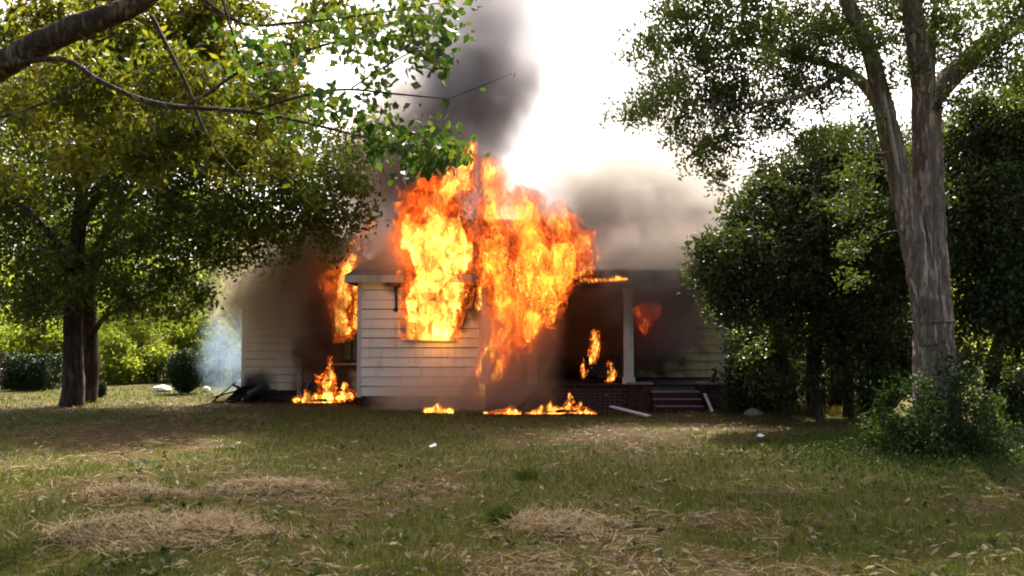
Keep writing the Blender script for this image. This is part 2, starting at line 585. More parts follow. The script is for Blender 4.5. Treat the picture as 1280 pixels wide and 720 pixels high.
# dead mown stems lying flat in the dry patches
M['straw'] = leaf_mat('dry_straw', [(0.0, (0.07, 0.042, 0.016)), (0.5, (0.185, 0.122, 0.047)), (1.0, (0.34, 0.24, 0.10))], 0.15, 0.6, 0.2)


def strands(x, y, z, length, wdt, tint, tilt):
    """Bent flat stems: five points along each, a ribbon 3 quads long."""
    n = len(x)
    a = RNG.uniform(0, 2 * np.pi, n)
    d = np.stack([np.cos(a), np.sin(a), tilt], 1)
    s = np.stack([-np.sin(a), np.cos(a), RNG.uniform(-.5, .5, n)], 1)
    c = np.stack([x, y, z], 1)
    bend = RNG.normal(0, 0.22, n)
    up = np.array([0, 0, 1.0])
    rows = []
    for t in (-0.5, -0.17, 0.17, 0.5):
        p = c + d * (length * t)[:, None] + s * (bend * length * (0.25 - t * t))[:, None] + up * (0.10 * length * (0.25 - t * t))[:, None]
        ww = (wdt * (1.0 if abs(t) < 0.3 else 0.6) / 2)[:, None]
        rows += [p - s * ww, p + s * ww]
    V = np.stack(rows, 1).reshape(-1, 3)
    o = np.arange(n)[:, None] * 8
    F = np.concatenate([o + [0, 1, 3, 2], o + [2, 3, 5, 4], o + [4, 5, 7, 6]], 0)
    return V, F, np.repeat(tint, 8)


n = 52000
u = RNG.random(n)
D = (4.2 ** -0.75 + u * (22.0 ** -0.75 - 4.2 ** -0.75)) ** (-1 / 0.75)
X = RNG.uniform(-1, 1, n) * (0.62 * D + 0.5)
dr = dryness(X, D)
keep = (RNG.random(n) < 0.03 + 0.6 * dr ** 1.6) & ~((X > -3.5) & (X < 4.7) & (D > 18.4))
X, D = X[keep], D[keep]
V, F, T = strands(X, D, ground_z(X, D) + RNG.uniform(0.008, 0.04, len(X)), RNG.uniform(0.06, 0.26, len(X)), np.maximum(0.004, 0.0007 * D), RNG.random(len(X)), RNG.normal(0, 0.10, len(X)))
props(link('straw', np_mesh('straw', V, F, M['straw'], {'tint': T})), 'loose dead mown stems lying flat over the lawn', 'straw', None, 'stuff')

hay_labels = ['largest low heap of dry mown hay near the bottom of the lawn', 'smaller reddish hay heap behind the largest one', 'small flat hay heap at the outer side of the largest one',
              'round heap of tan hay beside the dark green tuft']
for (hx, hy, rx, ry), lab in zip(HAY, hay_labels):
    n = int(3200 * rx * ry / 0.5)
    ang, rad = RNG.uniform(0, 2 * np.pi, n), np.sqrt(RNG.random(n))
    edge = 0.6 + 0.8 * n2(np.cos(ang) * 2 + hx * 5, np.sin(ang) * 2 + hy * 5, 1.0, 47, 3)
    rad = rad * np.where(RNG.random(n) < 0.25, RNG.uniform(0.9, 1.5, n), 1.0)
    x, y = rx * rad * edge * np.cos(ang), ry * rad * edge * np.sin(ang)
    rad = np.minimum(rad, 1)
    lump = 0.5 + 1.0 * n2(x + hx, y + hy, 3.2, 41, 2)
    x += 0.18 * (n2(y, x, 2, 44, 2) - 0.5)
    z = ground_z(x + hx, y + hy) + RNG.random(n) * 0.075 * (1 - rad ** 2) * lump + 0.012
    V, F, T = strands(x, y, z, RNG.uniform(0.08, 0.34, n), np.full(n, 0.0052), np.clip(RNG.normal(0.58, 0.22, n), 0, 1), RNG.normal(0, 0.28, n))
    o = props(link('hay_heap', np_mesh('hay_heap', V, F, M['straw'], {'tint': T})), lab, 'hay heap', 'heaps of mown hay')
    o.location = (hx, hy, 0)


def tuft(name, x, y, n, r, h, lab, cat, tint=0.05, wd=0.007):
    a, rr = RNG.uniform(0, 2 * np.pi, n), r * np.sqrt(RNG.random(n))
    me = blades(name, x + rr * np.cos(a), y + rr * np.sin(a), h * RNG.uniform(0.5, 1.0, n), np.full(n, wd), RNG.uniform(0.15, 0.8, n), np.clip(RNG.normal(tint, 0.08, n), 0, 1), M['blade'])
    return props(link(name, me), lab, cat)


tuft('grass_tuft', -0.08, 7.6, 240, 0.13, 0.17, 'dark green grass tuft beside the round tan hay heap', 'grass tuft', 0.02)
tuft('grass_tuft', -0.62, 5.85, 420, 0.36, 0.12, 'bright green tuft at the bottom edge below the tan hay heap', 'grass tuft', 0.16)
tuft('grass_tuft', 0.15, 9.6, 160, 0.13, 0.20, 'thin upright tuft on the open lawn beyond the tan hay heap', 'grass tuft', 0.08)

M['litter'] = leaf_mat('fallen_leaf', [(0.0, (0.04, 0.022, 0.010)), (0.5, (0.09, 0.055, 0.022)), (1.0, (0.16, 0.12, 0.04))], 0.15, 0.6, 0.2)
n = 2600
u = RNG.random(n)
D = (4.2 ** -0.6 + u * (19.0 ** -0.6 - 4.2 ** -0.6)) ** (-1 / 0.6)
X = RNG.uniform(-1, 1, n) * (0.62 * D + 0.5)
a = RNG.uniform(0, 2 * np.pi, n)
c = np.stack([X, D, ground_z(X, D) + RNG.uniform(0.02, 0.06, n)], 1)
L = RNG.uniform(0.018, 0.05, n)[:, None]
d1 = np.stack([np.cos(a), np.sin(a), RNG.normal(0, .35, n)], 1) * L
d2 = np.stack([-np.sin(a), np.cos(a), RNG.normal(0, .35, n)], 1) * L * 0.45
V = np.stack([c - d1, c + d2 + [0, 0, .006], c + d1, c - d2 + [0, 0, .006]], 1).reshape(-1, 3)
o4 = np.arange(n)[:, None] * 4
props(link('fallen_leaves', np_mesh('fallen_leaves', V, np.concatenate([o4 + [0, 3, 2], o4 + [0, 2, 1]]), M['litter'], {'tint': np.repeat(RNG.random(n), 4)})), 'dry fallen leaves strewn over the lawn', 'leaves', None, 'stuff')
n = 420
u = RNG.random(n)
D = (4.4 ** -0.6 + u * (16.0 ** -0.6 - 4.4 ** -0.6)) ** (-1 / 0.6)
X = RNG.uniform(-1, 1, n) * (0.62 * D + 0.3)
pc = n2(X, D, 0.8, 71, 2)
X, D = X[pc > 0.5], D[pc > 0.5]
k = 9
cx, cy_ = np.repeat(X, k), np.repeat(D, k)
a = RNG.uniform(0, 2 * np.pi, len(cx))
L = RNG.uniform(0.03, 0.085, len(cx))[:, None]
c = np.stack([cx, cy_, ground_z(cx, cy_) + 0.012], 1)
d1 = np.stack([np.cos(a), np.sin(a), RNG.uniform(.25, .9, len(a))], 1) * L
d2 = np.stack([-np.sin(a), np.cos(a), np.zeros(len(a))], 1) * L * 0.26
V = np.stack([c, c + d1 * .55 + d2, c + d1, c + d1 * .55 - d2], 1).reshape(-1, 3)
o4 = np.arange(len(c))[:, None] * 4
props(link('lawn_weeds', np_mesh('lawn_weeds', V, np.concatenate([o4 + [0, 3, 2], o4 + [0, 2, 1]]), M['leaf_shrub'], {'tint': np.repeat(RNG.random(len(c)), 4)})), 'small broad leaved weeds dotted through the lawn', 'weeds', None, 'stuff')

# ------------------------------------------------------------------ the burning house
house = empty('burning_house', (0, 21, 0), 'white one storey timber house burning, flames out of its window and porch', 'house')


def part(mb, name, mat, parent=house, kind=None, label=None):
    o = mb.build(name, mat, parent)
    if kind: o['kind'] = kind
    if label: o['label'] = label
    return o


def siding(x0, x1, z0, z1, y, reveal, mat, holes=(), top=None, seed=1):
    """Lapped boards, each an object: the lower edge stands proud. holes: (x0, x1, z0, z1). top(z) -> (x0, x1) clips to a gable."""
    rnd = random.Random(seed)
    z = z0
    while z < z1 - 0.02:
        zt = min(z + reveal, z1)
        spans = [(x0, x1)]
        for hx0, hx1, hz0, hz1 in holes:
            if hz0 < zt - 0.06 and hz1 > z + 0.06:
                spans = [s for a, c in spans for s in ((a, min(c, hx0)), (max(a, hx1), c)) if s[1] - s[0] > 0.03]
        cut = []
        for a, c in spans:
            if c - a > 1.7:
                k = rnd.uniform(a + 0.5, c - 0.5)
                cut += [(a, k - 0.004), (k + 0.004, c)]
            else:
                cut.append((a, c))
        for a, c in (spans if top is not None else cut):
            j = 0.013 + rnd.uniform(-.004, .004)  # open gap; dark sheathing behind it draws the lap shadow line
            w0 = rnd.uniform(0.026, 0.040)
            za, zc = z + j + rnd.uniform(-.009, .006), z + j + rnd.uniform(-.009, .006)
            at_, ct_ = a, c
            if top is not None:
                (a, c), (at_, ct_) = top(z), top(zt)
                if c - a < 0.05: continue
            m = MB()
            m.hexa([(a, y - w0, za), (c, y - w0, zc), (c, y, zc), (a, y, za), (at_, y - 0.010, zt), (ct_, y - 0.010, zt), (ct_, y, zt), (at_, y, zt)])
            part(m, 'siding_board', mat)
        z = zt


WX0, WX1, WY = -3.44, -0.66, 19.8
WZ0, WZ1 = 0.20, 2.86
win = (-2.29, -1.40, 1.48, 2.62)
# wing: sheathing with the window opening, floor, back
m = MB()
for a, c, d, e in ((WX0, win[0], WZ0, WZ1), (win[1], WX1, WZ0, WZ1), (win[0], win[1], WZ0, win[2]), (win[0], win[1], win[3], WZ1)):
    m.box(a, c, WY, WY + 0.10, d, e)
part(m, 'wall', M['interior'])  # sheathing coloured dark so board gaps read as shadow lines
m = MB(); m.box(WX0, WX0 + 0.1, WY + 0.102, 21.45, WZ0, WZ1); part(m, 'wall', M['siding_left'])
m = MB(); m.box(WX1 - 0.1, WX1, WY + 0.102, 20.95, WZ0, WZ1); part(m, 'wall', M['siding_porch'])
m = MB(); m.box(WX0 + 0.1, WX1 - 0.1, WY + 0.1, 22.0, WZ0, WZ0 + 0.08); part(m, 'floor', M['interior'])
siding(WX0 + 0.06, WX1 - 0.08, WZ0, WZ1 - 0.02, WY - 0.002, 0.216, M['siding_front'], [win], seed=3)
for xa, xb in ((WX0 - 0.03, WX0 + 0.06), (WX1 - 0.08, WX1 + 0.03)):
    m = MB(); m.box(xa, xb, WY - 0.045, WY + 0.06, WZ0 - 0.02, WZ1 - 0.03); part(m, 'corner_board', M['trim'])
# scorched window frame with sill and broken bits of sash
wf = MB()
wf.box(win[0] - 0.09, win[0], WY - 0.05, WY + 0.03, win[2], win[3] + 0.1)
wf.box(win[1], win[1] + 0.09, WY - 0.05, WY + 0.03, win[2], win[3] + 0.1)
wf.box(win[0], win[1], WY - 0.047, WY + 0.03, win[3], win[3] + 0.1)
wf = part(wf, 'window', M['trim'])
m = MB(); m.box(win[0] - 0.13, win[1] + 0.13, WY - 0.09, WY + 0.03, win[2] - 0.05, win[2]); part(m, 'sill', M['trim'], wf)
m = MB()
m.bar((win[0] + 0.02, WY + 0.04, win[2] + 0.01), (win[0] + 0.05, WY + 0.05, win[2] + 0.52), 0.04, 0.04, (0, 1, 0))
m.bar((win[1] - 0.02, WY + 0.04, win[2] + 0.01), (win[1] - 0.04, WY + 0.05, win[2] + 0.7), 0.045, 0.04, (0, 1, 0))
m.bar((win[0] + 0.05, WY + 0.05, win[2] + 0.03), (win[1] - 0.05, WY + 0.05, win[2] + 0.05), 0.04, 0.04, (0, 1, 0))
part(m, 'burnt_sash', M['char'], wf)
# foundation piers under the wing, a dark box standing for crawl space shade behind
m = MB(); m.box(WX0 + 0.1, WX1 - 0.05, WY + 0.25, 21.3, -0.05, WZ0 - 0.002); part(m, 'crawl_shade_box', M['interior'])
for x in (WX0 + 0.02, -2.3, -1.4, WX1 - 0.34):
    m = MB(); m.box(x, x + 0.32, WY + 0.02, WY + 0.24, -0.05, WZ0 - 0.004); part(m, 'pier', M['brick'])
# hanging strip of burnt flashing on the wall
m = MB(); m.bar((-2.62, WY - 0.045, 2.78), (-2.59, WY - 0.05, 2.18), 0.05, 0.012, (0, 1, 0)); m.bar((-2.59, WY - 0.05, 2.18), (-2.62, WY - 0.06, 2.10), 0.09, 0.012, (0, 1, 0))
part(m, 'flashing', M['char'])


def shingles(corners, nrow, ncol, mat, seed=1, holes=()):
    """Shingle courses over a sloping quad (eave left, eave right, ridge right, ridge left): each tab a thin wedge, joined as one part."""
    a, b_, c, d = [Vector(q) for q in corners]
    rnd = random.Random(seed)
    nrm = (b_ - a).cross(d - a).normalized()
    m = MB()
    for r in range(nrow):
        v0, v1 = r / nrow, min((r + 1.25) / nrow, 1.0)
        for k in range(-1, ncol):
            u0 = (k + (0.5 if r % 2 else 0.0)) / ncol
            u1 = u0 + 0.965 / ncol
            u0, u1 = max(u0, 0), min(u1, 1)
            if u1 - u0 < 0.1 / ncol or rnd.random() < 0.012: continue
            um, vm = (u0 + u1) / 2, (v0 + v1) / 2
            if any(math.hypot((um - hu) / ru, (vm - hv) / rv) < 1 + rnd.uniform(-.25, .25) for hu, hv, ru, rv in holes): continue
            def q(u, v): return (a * (1 - u) + b_ * u) * (1 - v) + (d * (1 - u) + c * u) * v
            t0, t1 = 0.022 + rnd.uniform(0, .008), 0.006
            dv = rnd.uniform(-.06, .06) / nrow
            p = [q(u0, max(0, v0 + dv)), q(u1, max(0, v0 + dv)), q(u1, v1), q(u0, v1)]
            m.hexa([*[x + nrm * 0.001 for x in p], p[0] + nrm * t0, p[1] + nrm * t0, p[2] + nrm * t1, p[3] + nrm * t1])
    return m


# hipped roof of the wing (sheet of decking, then shingle courses per slope)
ev, ov = 2.90, 0.26
EA, EB = Vector((WX0 - ov, WY - ov, ev)), Vector((WX1 + ov, WY - ov, ev))
EC, ED = Vector((WX1 + ov, 21.6, ev)), Vector((WX0 - ov, 21.6, ev))
AP, BP = Vector((-2.1, 21.1, 4.12)), Vector((-2.0, 21.6, 4.12))
m = MB()
dn = Vector((0, 0, -0.07))
m.face_set([EA, EB, EC, ED, AP, BP, EA + dn, EB + dn, EC + dn, ED + dn], [(0, 1, 4), (1, 2, 5, 4), (3, 0, 4, 5), (2, 3, 5), (6, 9, 8, 7), (0, 6, 7, 1), (1, 7, 8, 2), (2, 8, 9, 3), (3, 9, 6, 0)])
part(m, 'roof', M['shingle_dark'])
nr = shingles([EA, EB, AP + (EB - EA) * 0.012, AP - (EB - EA) * 0.012], 12, 14, M['shingle'], 4, [(0.66, 0.35, 0.18, 0.5)])
part(nr, 'shingles', M['shingle'], kind='stuff')
nr = shingles([ED, EA, AP, BP], 12, 9, M['shingle'], 5)
part(nr, 'shingles', M['shingle'], kind='stuff')
m = MB(); m.box(WX0 - ov - 0.02, WX1 + ov + 0.02, WY - ov - 0.03, WY - ov - 0.004, ev - 0.16, ev + 0.006); part(m, 'fascia', M['trim'])
m = MB(); m.box(WX0 - ov - 0.028, WX0 - ov - 0.004, WY - ov - 0.002, 21.4, ev - 0.16, ev + 0.006); part(m, 'fascia', M['char'])
m = MB(); m.box(WX0 - ov, WX1 + ov, WY - ov, WY - 0.035, ev - 0.105, ev - 0.085); part(m, 'soffit', M['trim'])
m = MB()
m.bar((WX1 + 0.05, WY - ov - 0.08, ev - 0.02), (WX1 + 0.42, WY - ov - 0.12, ev + 0.02), 0.13, 0.16)
m.bar((WX1 + 0.30, WY - ov - 0.09, ev + 0.02), (WX1 + 0.36, WY - ov - 0.09, ev - 0.22), 0.07, 0.05)
part(m, 'burnt_gutter', M['char'])

# cross gable at the far end, its front wall set back behind the wing
LX0, LX1, LY = -6.55, -3.2, 21.5
LEV = 2.98
lapex = ((LX0 + LX1) / 2, 4.35)
lw = (-4.38, -3.66, 0.95, 2.72)


def gable(z):
    t = min(max((z - LEV) / (lapex[1] - LEV), 0), 1)
    return (LX0 + (lapex[0] - LX0) * t, LX1 + (lapex[0] - LX1) * t)


m = MB()
for a, c, d, e in ((LX0, lw[0], 0.22, LEV), (lw[1], LX1, 0.22, LEV), (lw[0], lw[1], 0.22, lw[2]), (lw[0], lw[1], lw[3], LEV)):
    m.box(a, c, LY, LY + 0.1, d, e)
m.face_set([(LX0, LY, LEV), (LX1, LY, LEV), (lapex[0], LY, lapex[1]), (LX0, LY + .1, LEV), (LX1, LY + .1, LEV), (lapex[0], LY + .1, lapex[1])], [(0, 1, 2), (5, 4, 3), (1, 4, 5, 2), (0, 2, 5, 3)])
part(m, 'wall', M['interior'])
m = MB(); m.box(LX0, LX0 + 0.1, LY + 0.102, 27, 0.22, LEV); part(m, 'wall', M['siding_left'])
m = MB(); m.box(LX0, LX1, LY + 0.9, LY + 0.95, 0.2, LEV); part(m, 'inner_wall', M['interior'])
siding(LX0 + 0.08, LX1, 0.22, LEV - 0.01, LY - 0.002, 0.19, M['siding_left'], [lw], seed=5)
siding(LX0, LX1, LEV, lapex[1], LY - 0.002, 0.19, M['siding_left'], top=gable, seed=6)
m = MB(); m.box(LX0 - 0.03, LX0 + 0.08, LY - 0.045, LY + 0.05, 0.2, LEV); part(m, 'corner_board', M['siding_left'])
m = MB(); m.box(LX0 + 0.02, LX1, LY + 0.02, 27, -0.05, 0.218); part(m, 'foundation', M['brick'])
wl = MB()
wl.box(lw[0] - 0.08, lw[0], LY - 0.05, LY + 0.03, lw[2] - 0.06, lw[3] + 0.08)
wl.box(lw[1], lw[1] + 0.08, LY - 0.05, LY + 0.03, lw[2] - 0.06, lw[3] + 0.08)
wl.box(lw[0], lw[1], LY - 0.047, LY + 0.03, lw[3], lw[3] + 0.08)
wl = part(wl, 'window', M['char'])
m = MB(); m.box(lw[0] - 0.1, lw[1] + 0.1, LY - 0.08, LY + 0.03, lw[2] - 0.1, lw[2] - 0.062); part(m, 'sill', M['trim'], wl)
m = MB()
zc = 1.66
m.box(lw[0], lw[1], LY, LY + 0.03, zc - 0.03, zc + 0.03)
m.box(lw[0], lw[1], LY, LY + 0.03, lw[2] - 0.06, lw[2])
for k in (1, 2):
    x = lw[0] + (lw[1] - lw[0]) * k / 3
    m.box(x - 0.02, x + 0.02, LY + 0.002, LY + 0.028, lw[2], zc - 0.03)
part(m, 'sash', M['char'], wl)
for k in range(3):
    x = lw[0] + (lw[1] - lw[0]) * k / 3
    m = MB(); m.box(x + 0.022, x + (lw[1] - lw[0]) / 3 - 0.022, LY + 0.012, LY + 0.018, lw[2], zc - 0.03); part(m, 'pane', M['glass'], wl)
# roof of the cross gable, two slopes with overhang
sl = (lapex[1] - LEV) / (lapex[0] - LX0)
for sgn, xe in ((-1, LX0 - 0.3), (1, LX1 + 0.3)):
    ze = LEV - 0.3 * sl
    e0, e1 = Vector((xe, LY - 0.32, ze)), Vector((xe, 27.3, ze))
    r0, r1 = Vector((lapex[0], LY - 0.32, lapex[1])), Vector((lapex[0], 27.3, lapex[1]))
    up = Vector((0, 0, 0.09))
    m = MB(); q = [e0, e1, r1, r0] if sgn > 0 else [e1, e0, r0, r1]
    m.hexa([*[v + Vector((0, 0, .004)) for v in q], *[v + up for v in q]])
    part(m, 'roof', M['shingle_dark'])
    part(shingles([v + up for v in q], 12, 18, None, 8 + sgn), 'shingles', M['shingle'], kind='stuff')
    m = MB(); m.bar(e0 + Vector((0, -0.016, 0.03)), r0 + Vector((0, -0.016, 0.03)), 0.03, 0.15, (0, 0, 1)); part(m, 'rake_board', M['siding_left'])
# box and conduit on the recessed wall
m = MB(); m.box(-5.28, -4.88, LY - 0.26, LY - 0.034, 1.06, 1.50); bx = part(m, 'meter_box', M['dark_metal'])
m = MB(); m.box(-5.30, -4.86, LY - 0.275, LY - 0.262, 1.04, 1.52); part(m, 'lid', M['dark_metal'], bx)
m = MB(); m.box(-5.20, -5.08, LY - 0.12, LY - 0.034, 0.0, 1.058); part(m, 'conduit', M['siding_left'], bx)

# main block: porch back wall, body, main roof
BY, BX0, BX1 = 21.0, -0.66, 5.12
PZ = 0.54
dw = (0.95, 1.95, PZ, 2.62)          # door
ow = (3.02, 3.72, 1.25, 2.55)        # window
m = MB()
for a, c, d, e in ((BX0, dw[0], 0.1, 3.3), (dw[0], dw[1], dw[3], 3.3), (dw[0], dw[1], 0.1, PZ), (dw[1], ow[0], 0.1, 3.3), (ow[0], ow[1], 0.1, ow[2]), (ow[0], ow[1], ow[3], 3.3), (ow[1], BX1, 0.1, 3.3)):
    m.box(a, c, BY, BY + 0.1, d, e)
part(m, 'wall', M['interior'])
m = MB(); m.box(BX1 - 0.1, BX1, BY + 0.102, 27, 0.1, 3.0); part(m, 'wall', M['siding_porch'])
m = MB(); m.box(LX0, BX1, 27.0, 27.1, 0.1, 3.0); part(m, 'wall', M['siding_porch'])
m = MB(); m.box(BX0, BX1 - 0.1, BY + 1.4, BY + 1.45, 0.1, 3.0); part(m, 'inner_wall', M['interior'])
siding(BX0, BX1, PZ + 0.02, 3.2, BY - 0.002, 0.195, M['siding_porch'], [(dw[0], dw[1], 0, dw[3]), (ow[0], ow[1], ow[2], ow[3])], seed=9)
d = MB()
d.box(dw[0] - 0.1, dw[0], BY - 0.06, BY + 0.03, PZ, dw[3] + 0.1)
d.box(dw[1], dw[1] + 0.1, BY - 0.06, BY + 0.03, PZ, dw[3] + 0.1)
d.box(dw[0], dw[1], BY - 0.057, BY + 0.03, dw[3], dw[3] + 0.1)
part(d, 'door_frame', M['char'])
d = MB()
d.box(ow[0] - 0.1, ow[0], BY - 0.06, BY + 0.03, ow[2], ow[3] + 0.1)
d.box(ow[1], ow[1] + 0.1, BY - 0.06, BY + 0.03, ow[2], ow[3] + 0.1)
d.box(ow[0], ow[1], BY - 0.057, BY + 0.03, ow[3], ow[3] + 0.1)
d = part(d, 'window', M['char'])
m = MB(); m.box(ow[0] - 0.12, ow[1] + 0.12, BY - 0.1, BY + 0.03, ow[2] - 0.05, ow[2] - 0.002); part(m, 'sill', M['char'], d)
m = MB(); m.box(ow[0], ow[1], BY + 0.002, BY + 0.03, 1.86, 1.92); part(m, 'sash', M['char'], d)
m = MB(); m.box(BX1 - 0.12, BX1 + 0.03, BY - 0.045, BY + 0.05, 0.1, 3.0); part(m, 'corner_board', M['trim'])

# porch: floor, roof, posts, brick apron
PX0, PX1, PY = -0.56, 4.62, 18.5
x = PX0
while x < PX1 - 0.05:
    m = MB(); m.box(x, min(x + 0.136, PX1), PY - 0.06, BY - 0.03, PZ - 0.035 + random.uniform(-.004, .004), PZ + random.uniform(-.004, .004)); part(m, 'floor_board', M['char'])
    x += 0.14
pe, pr = 2.80, 3.32
m = MB()
m.hexa([(PX0 - 0.1, PY - 0.3, pe), (BX1 + 0.3, PY - 0.3, pe), (BX1 + 0.3, BY - 0.04, pr), (PX0 - 0.1, BY - 0.04, pr), (PX0 - 0.1, PY - 0.3, pe + 0.08), (BX1 + 0.3, PY - 0.3, pe + 0.08), (BX1 + 0.3, BY - 0.04, pr + 0.08), (PX0 - 0.1, BY - 0.04, pr + 0.08)])
part(m, 'porch_roof', M['shingle_dark'])
part(shingles([(PX0 - 0.1, PY - 0.3, pe + 0.081), (BX1 + 0.3, PY - 0.3, pe + 0.081), (BX1 + 0.3, BY - 0.04, pr + 0.081), (PX0 - 0.1, BY - 0.04, pr + 0.081)], 15, 20, None, 14), 'shingles', M['shingle_dark'], kind='stuff')
m = MB(); m.hexa([(1.35, PY - 0.33, pe - 0.06), (BX1 + 0.3, PY - 0.33, pe - 0.10), (BX1 + 0.3, PY - 0.304, pe - 0.10), (1.35, PY - 0.304, pe - 0.06), (1.15, PY - 0.33, pe + 0.085), (BX1 + 0.3, PY - 0.33, pe + 0.085), (BX1 + 0.3, PY - 0.304, pe + 0.085), (1.15, PY - 0.304, pe + 0.085)]); part(m, 'fascia', M['char'])
m = MB(); m.box(0.3, PX1 + 0.02, PY - 0.06, PY + 0.1, pe - 0.24, pe - 0.02); part(m, 'beam', M['char'])
k = 0
for xp in (-0.54, 0.42, 2.45, 4.50):
    m = MB(); wd_ = 0.094
    m.box(xp - wd_, xp + wd_, PY - wd_ + 0.05, PY + wd_ + 0.05, PZ + 0.006, pe - 0.242)
    m.box(xp - wd_ - 0.025, xp + wd_ + 0.025, PY - wd_ + 0.025, PY + wd_ + 0.075, PZ + 0.004, PZ + 0.14)
    m.box(xp - wd_ - 0.02, xp + wd_ + 0.02, PY - wd_ + 0.03, PY + wd_ + 0.07, pe - 0.34, pe - 0.25)
    part(m, 'porch_post', M['trim'])
# main roof, ridge running across
m = MB()
RZ, RY = 4.75, 24.1
m.face_set([(-3.2, BY - 0.05, pr + 0.02), (BX1 + 0.3, BY - 0.05, pr + 0.02), (BX1 + 0.3, RY, RZ), (-3.2, RY, RZ), (-3.2, 27.3, 2.9), (BX1 + 0.3, 27.3, 2.9),
            (-3.2, BY - 0.05, pr - 0.06), (BX1 + 0.3, BY - 0.05, pr - 0.06), (BX1 + 0.3, RY, RZ - 0.09), (-3.2, RY, RZ - 0.09), (-3.2, 27.3, 2.82), (BX1 + 0.3, 27.3, 2.82)],
           [(0, 1, 2, 3), (3, 2, 5, 4), (7, 6, 9, 8), (8, 9, 10, 11), (1, 0, 6, 7), (4, 5, 11, 10), (0, 3, 9, 6), (3, 4, 10, 9), (2, 1, 7, 8), (5, 2, 8, 11)])
part(m, 'roof', M['shingle_dark'])
part(shingles([(-3.2, BY - 0.05, pr + 0.021), (BX1 + 0.3, BY - 0.05, pr + 0.021), (BX1 + 0.3, RY, RZ + 0.001), (-3.2, RY, RZ + 0.001)], 16, 30, None, 15, [(0.2, 0.4, 0.12, 0.4)]), 'shingles', M['shingle_dark'], kind='stuff')
m = MB(); m.face_set([(BX1 - 0.05, BY + .1, 3.0), (BX1 - 0.05, 27, 3.0), (BX1 - 0.05, RY, RZ - .1), (BX1 - .1, BY + .1, 3.0), (BX1 - .1, 27, 3.0), (BX1 - .1, RY, RZ - .1)], [(0, 1, 2), (5, 4, 3), (0, 2, 5, 3), (1, 4, 5, 2), (0, 3, 4, 1)])
part(m, 'gable_wall', M['siding_porch'])
# brick apron under the porch: mortar core, each brick its own piece
m = MB(); m.box(PX0, PX1 - 0.02, PY + 0.012, PY + 0.2, -0.06, PZ - 0.045); part(m, 'apron', M['mortar'])
m = MB(); m.box(PX1 - 0.2, PX1 - 0.021, PY + 0.202, BY - 0.02, -0.06, PZ - 0.045); part(m, 'apron', M['brick'])
bm_ = MB(); bm_.box(-0.1, 0.1, -0.05, 0.05, -0.031, 0.031)
brick_me = bm_.data('brick', M['brick'])
rnd = random.Random(11)
SX0, SX1 = 2.92, 3.86
for r in range(7):
    z = 0.035 + r * 0.071
    x = PX0 + 0.1 + (0.105 if r % 2 else 0)
    while x < PX1 - 0.1:
        if not (SX0 - 0.05 < x < SX1 + 0.05):
            o = link('brick', brick_me, house)
            o.location = (x, PY + 0.055 + rnd.uniform(-.008, .006), z)
            o.rotation_euler = (rnd.uniform(-.02, .02), rnd.uniform(-.015, .015), rnd.uniform(-.03, .03))
            o.scale = (rnd.uniform(.93, 1.0), 1, rnd.uniform(.93, 1.0))
        x += 0.209
for k in range(3):
    m = MB(); m.box(SX0, SX1, PY - 0.62 + 0.2 * k, PY + 0.008, -0.05 if k == 0 else 0.122 + 0.13 * (k - 1), 0.12 + 0.13 * k)
    st = part(m, 'step', M['brick'])
    m = MB(); m.box(SX0 - 0.02, SX1 + 0.02, PY - 0.64 + 0.2 * k, PY - 0.41 + 0.2 * k, 0.122 + 0.13 * k - 0.001, 0.152 + 0.13 * k - (0.02 if k < 2 else 0)); part(m, 'tread', M['concrete'], st)
for x0, x1 in ((SX0 - 0.52, SX0 - 0.03), (SX1 + 0.03, PX1 + 0.06)):
    m = MB(); m.box(x0, x1, PY - 0.12, PY - 0.001, -0.05, PZ + 0.002); pr_ = part(m, 'pier', M['brick'])
    m = MB(); m.box(x0 - 0.03, x1 + 0.03, PY - 0.16, PY + 0.1, PZ + 0.005, PZ + 0.045); part(m, 'cap', M['concrete'], pr_)

# things on and around the porch
ch = empty('charred_chair', (1.95, 19.2, PZ), 'blackened armchair burning on the porch behind the white post', 'chair')
m = MB(); m.box(1.66, 2.20, 18.95, 19.5, PZ + 0.16, PZ + 0.40); part(m, 'seat', M['char'], ch)
m = MB(); m.hexa([(1.66, 19.42, PZ + 0.41), (2.20, 19.42, PZ + 0.41), (2.20, 19.55, PZ + 0.41), (1.66, 19.55, PZ + 0.41), (1.70, 19.50, PZ + 0.86), (2.16, 19.50, PZ + 0.83), (2.16, 19.62, PZ + 0.83), (1.70, 19.62, PZ + 0.86)]); part(m, 'backrest', M['char'], ch)
for xx in (1.56, 2.202):
    m = MB(); m.box(xx, xx + 0.098, 18.93, 19.52, PZ + 0.17, PZ + 0.58); part(m, 'armrest', M['char'], ch)
for xx in (1.62, 2.2):
    for yy in (18.98, 19.45):
        m = MB(); m.box(xx - .025, xx + .025, yy - .025, yy + .025, PZ + 0.003, PZ + 0.158); part(m, 'leg', M['char'], ch)
m = MB()
pts, rr = smooth_path([(4.17, 18.42, 0.585), (4.18, 18.42, 0.64), (4.21, 18.42, 0.72), (4.25, 18.42, 0.79), (4.22, 18.42, 0.85), (4.15, 18.42, 0.855)], [0.075, 0.07, 0.045, 0.028, 0.032, 0.012], 4)
m.tube(pts, rr, 10)
props(m.build('garden_ornament', M['dark_metal']), 'small dark bird shaped ornament standing on the brick pier', 'ornament')
m = MB(); m.bar(P(764, 508, 18.1), P(812, 522, 16.9) + Vector((0, 0, 0.03)), 0.10, 0.03)
props(m.build('fallen_board', M['white']), 'pale fallen board lying on the grass below the steps', 'board')
m = MB(); m.bar((3.98, 18.28, 0.36), (4.05, 17.85, 0.0), 0.055, 0.025)
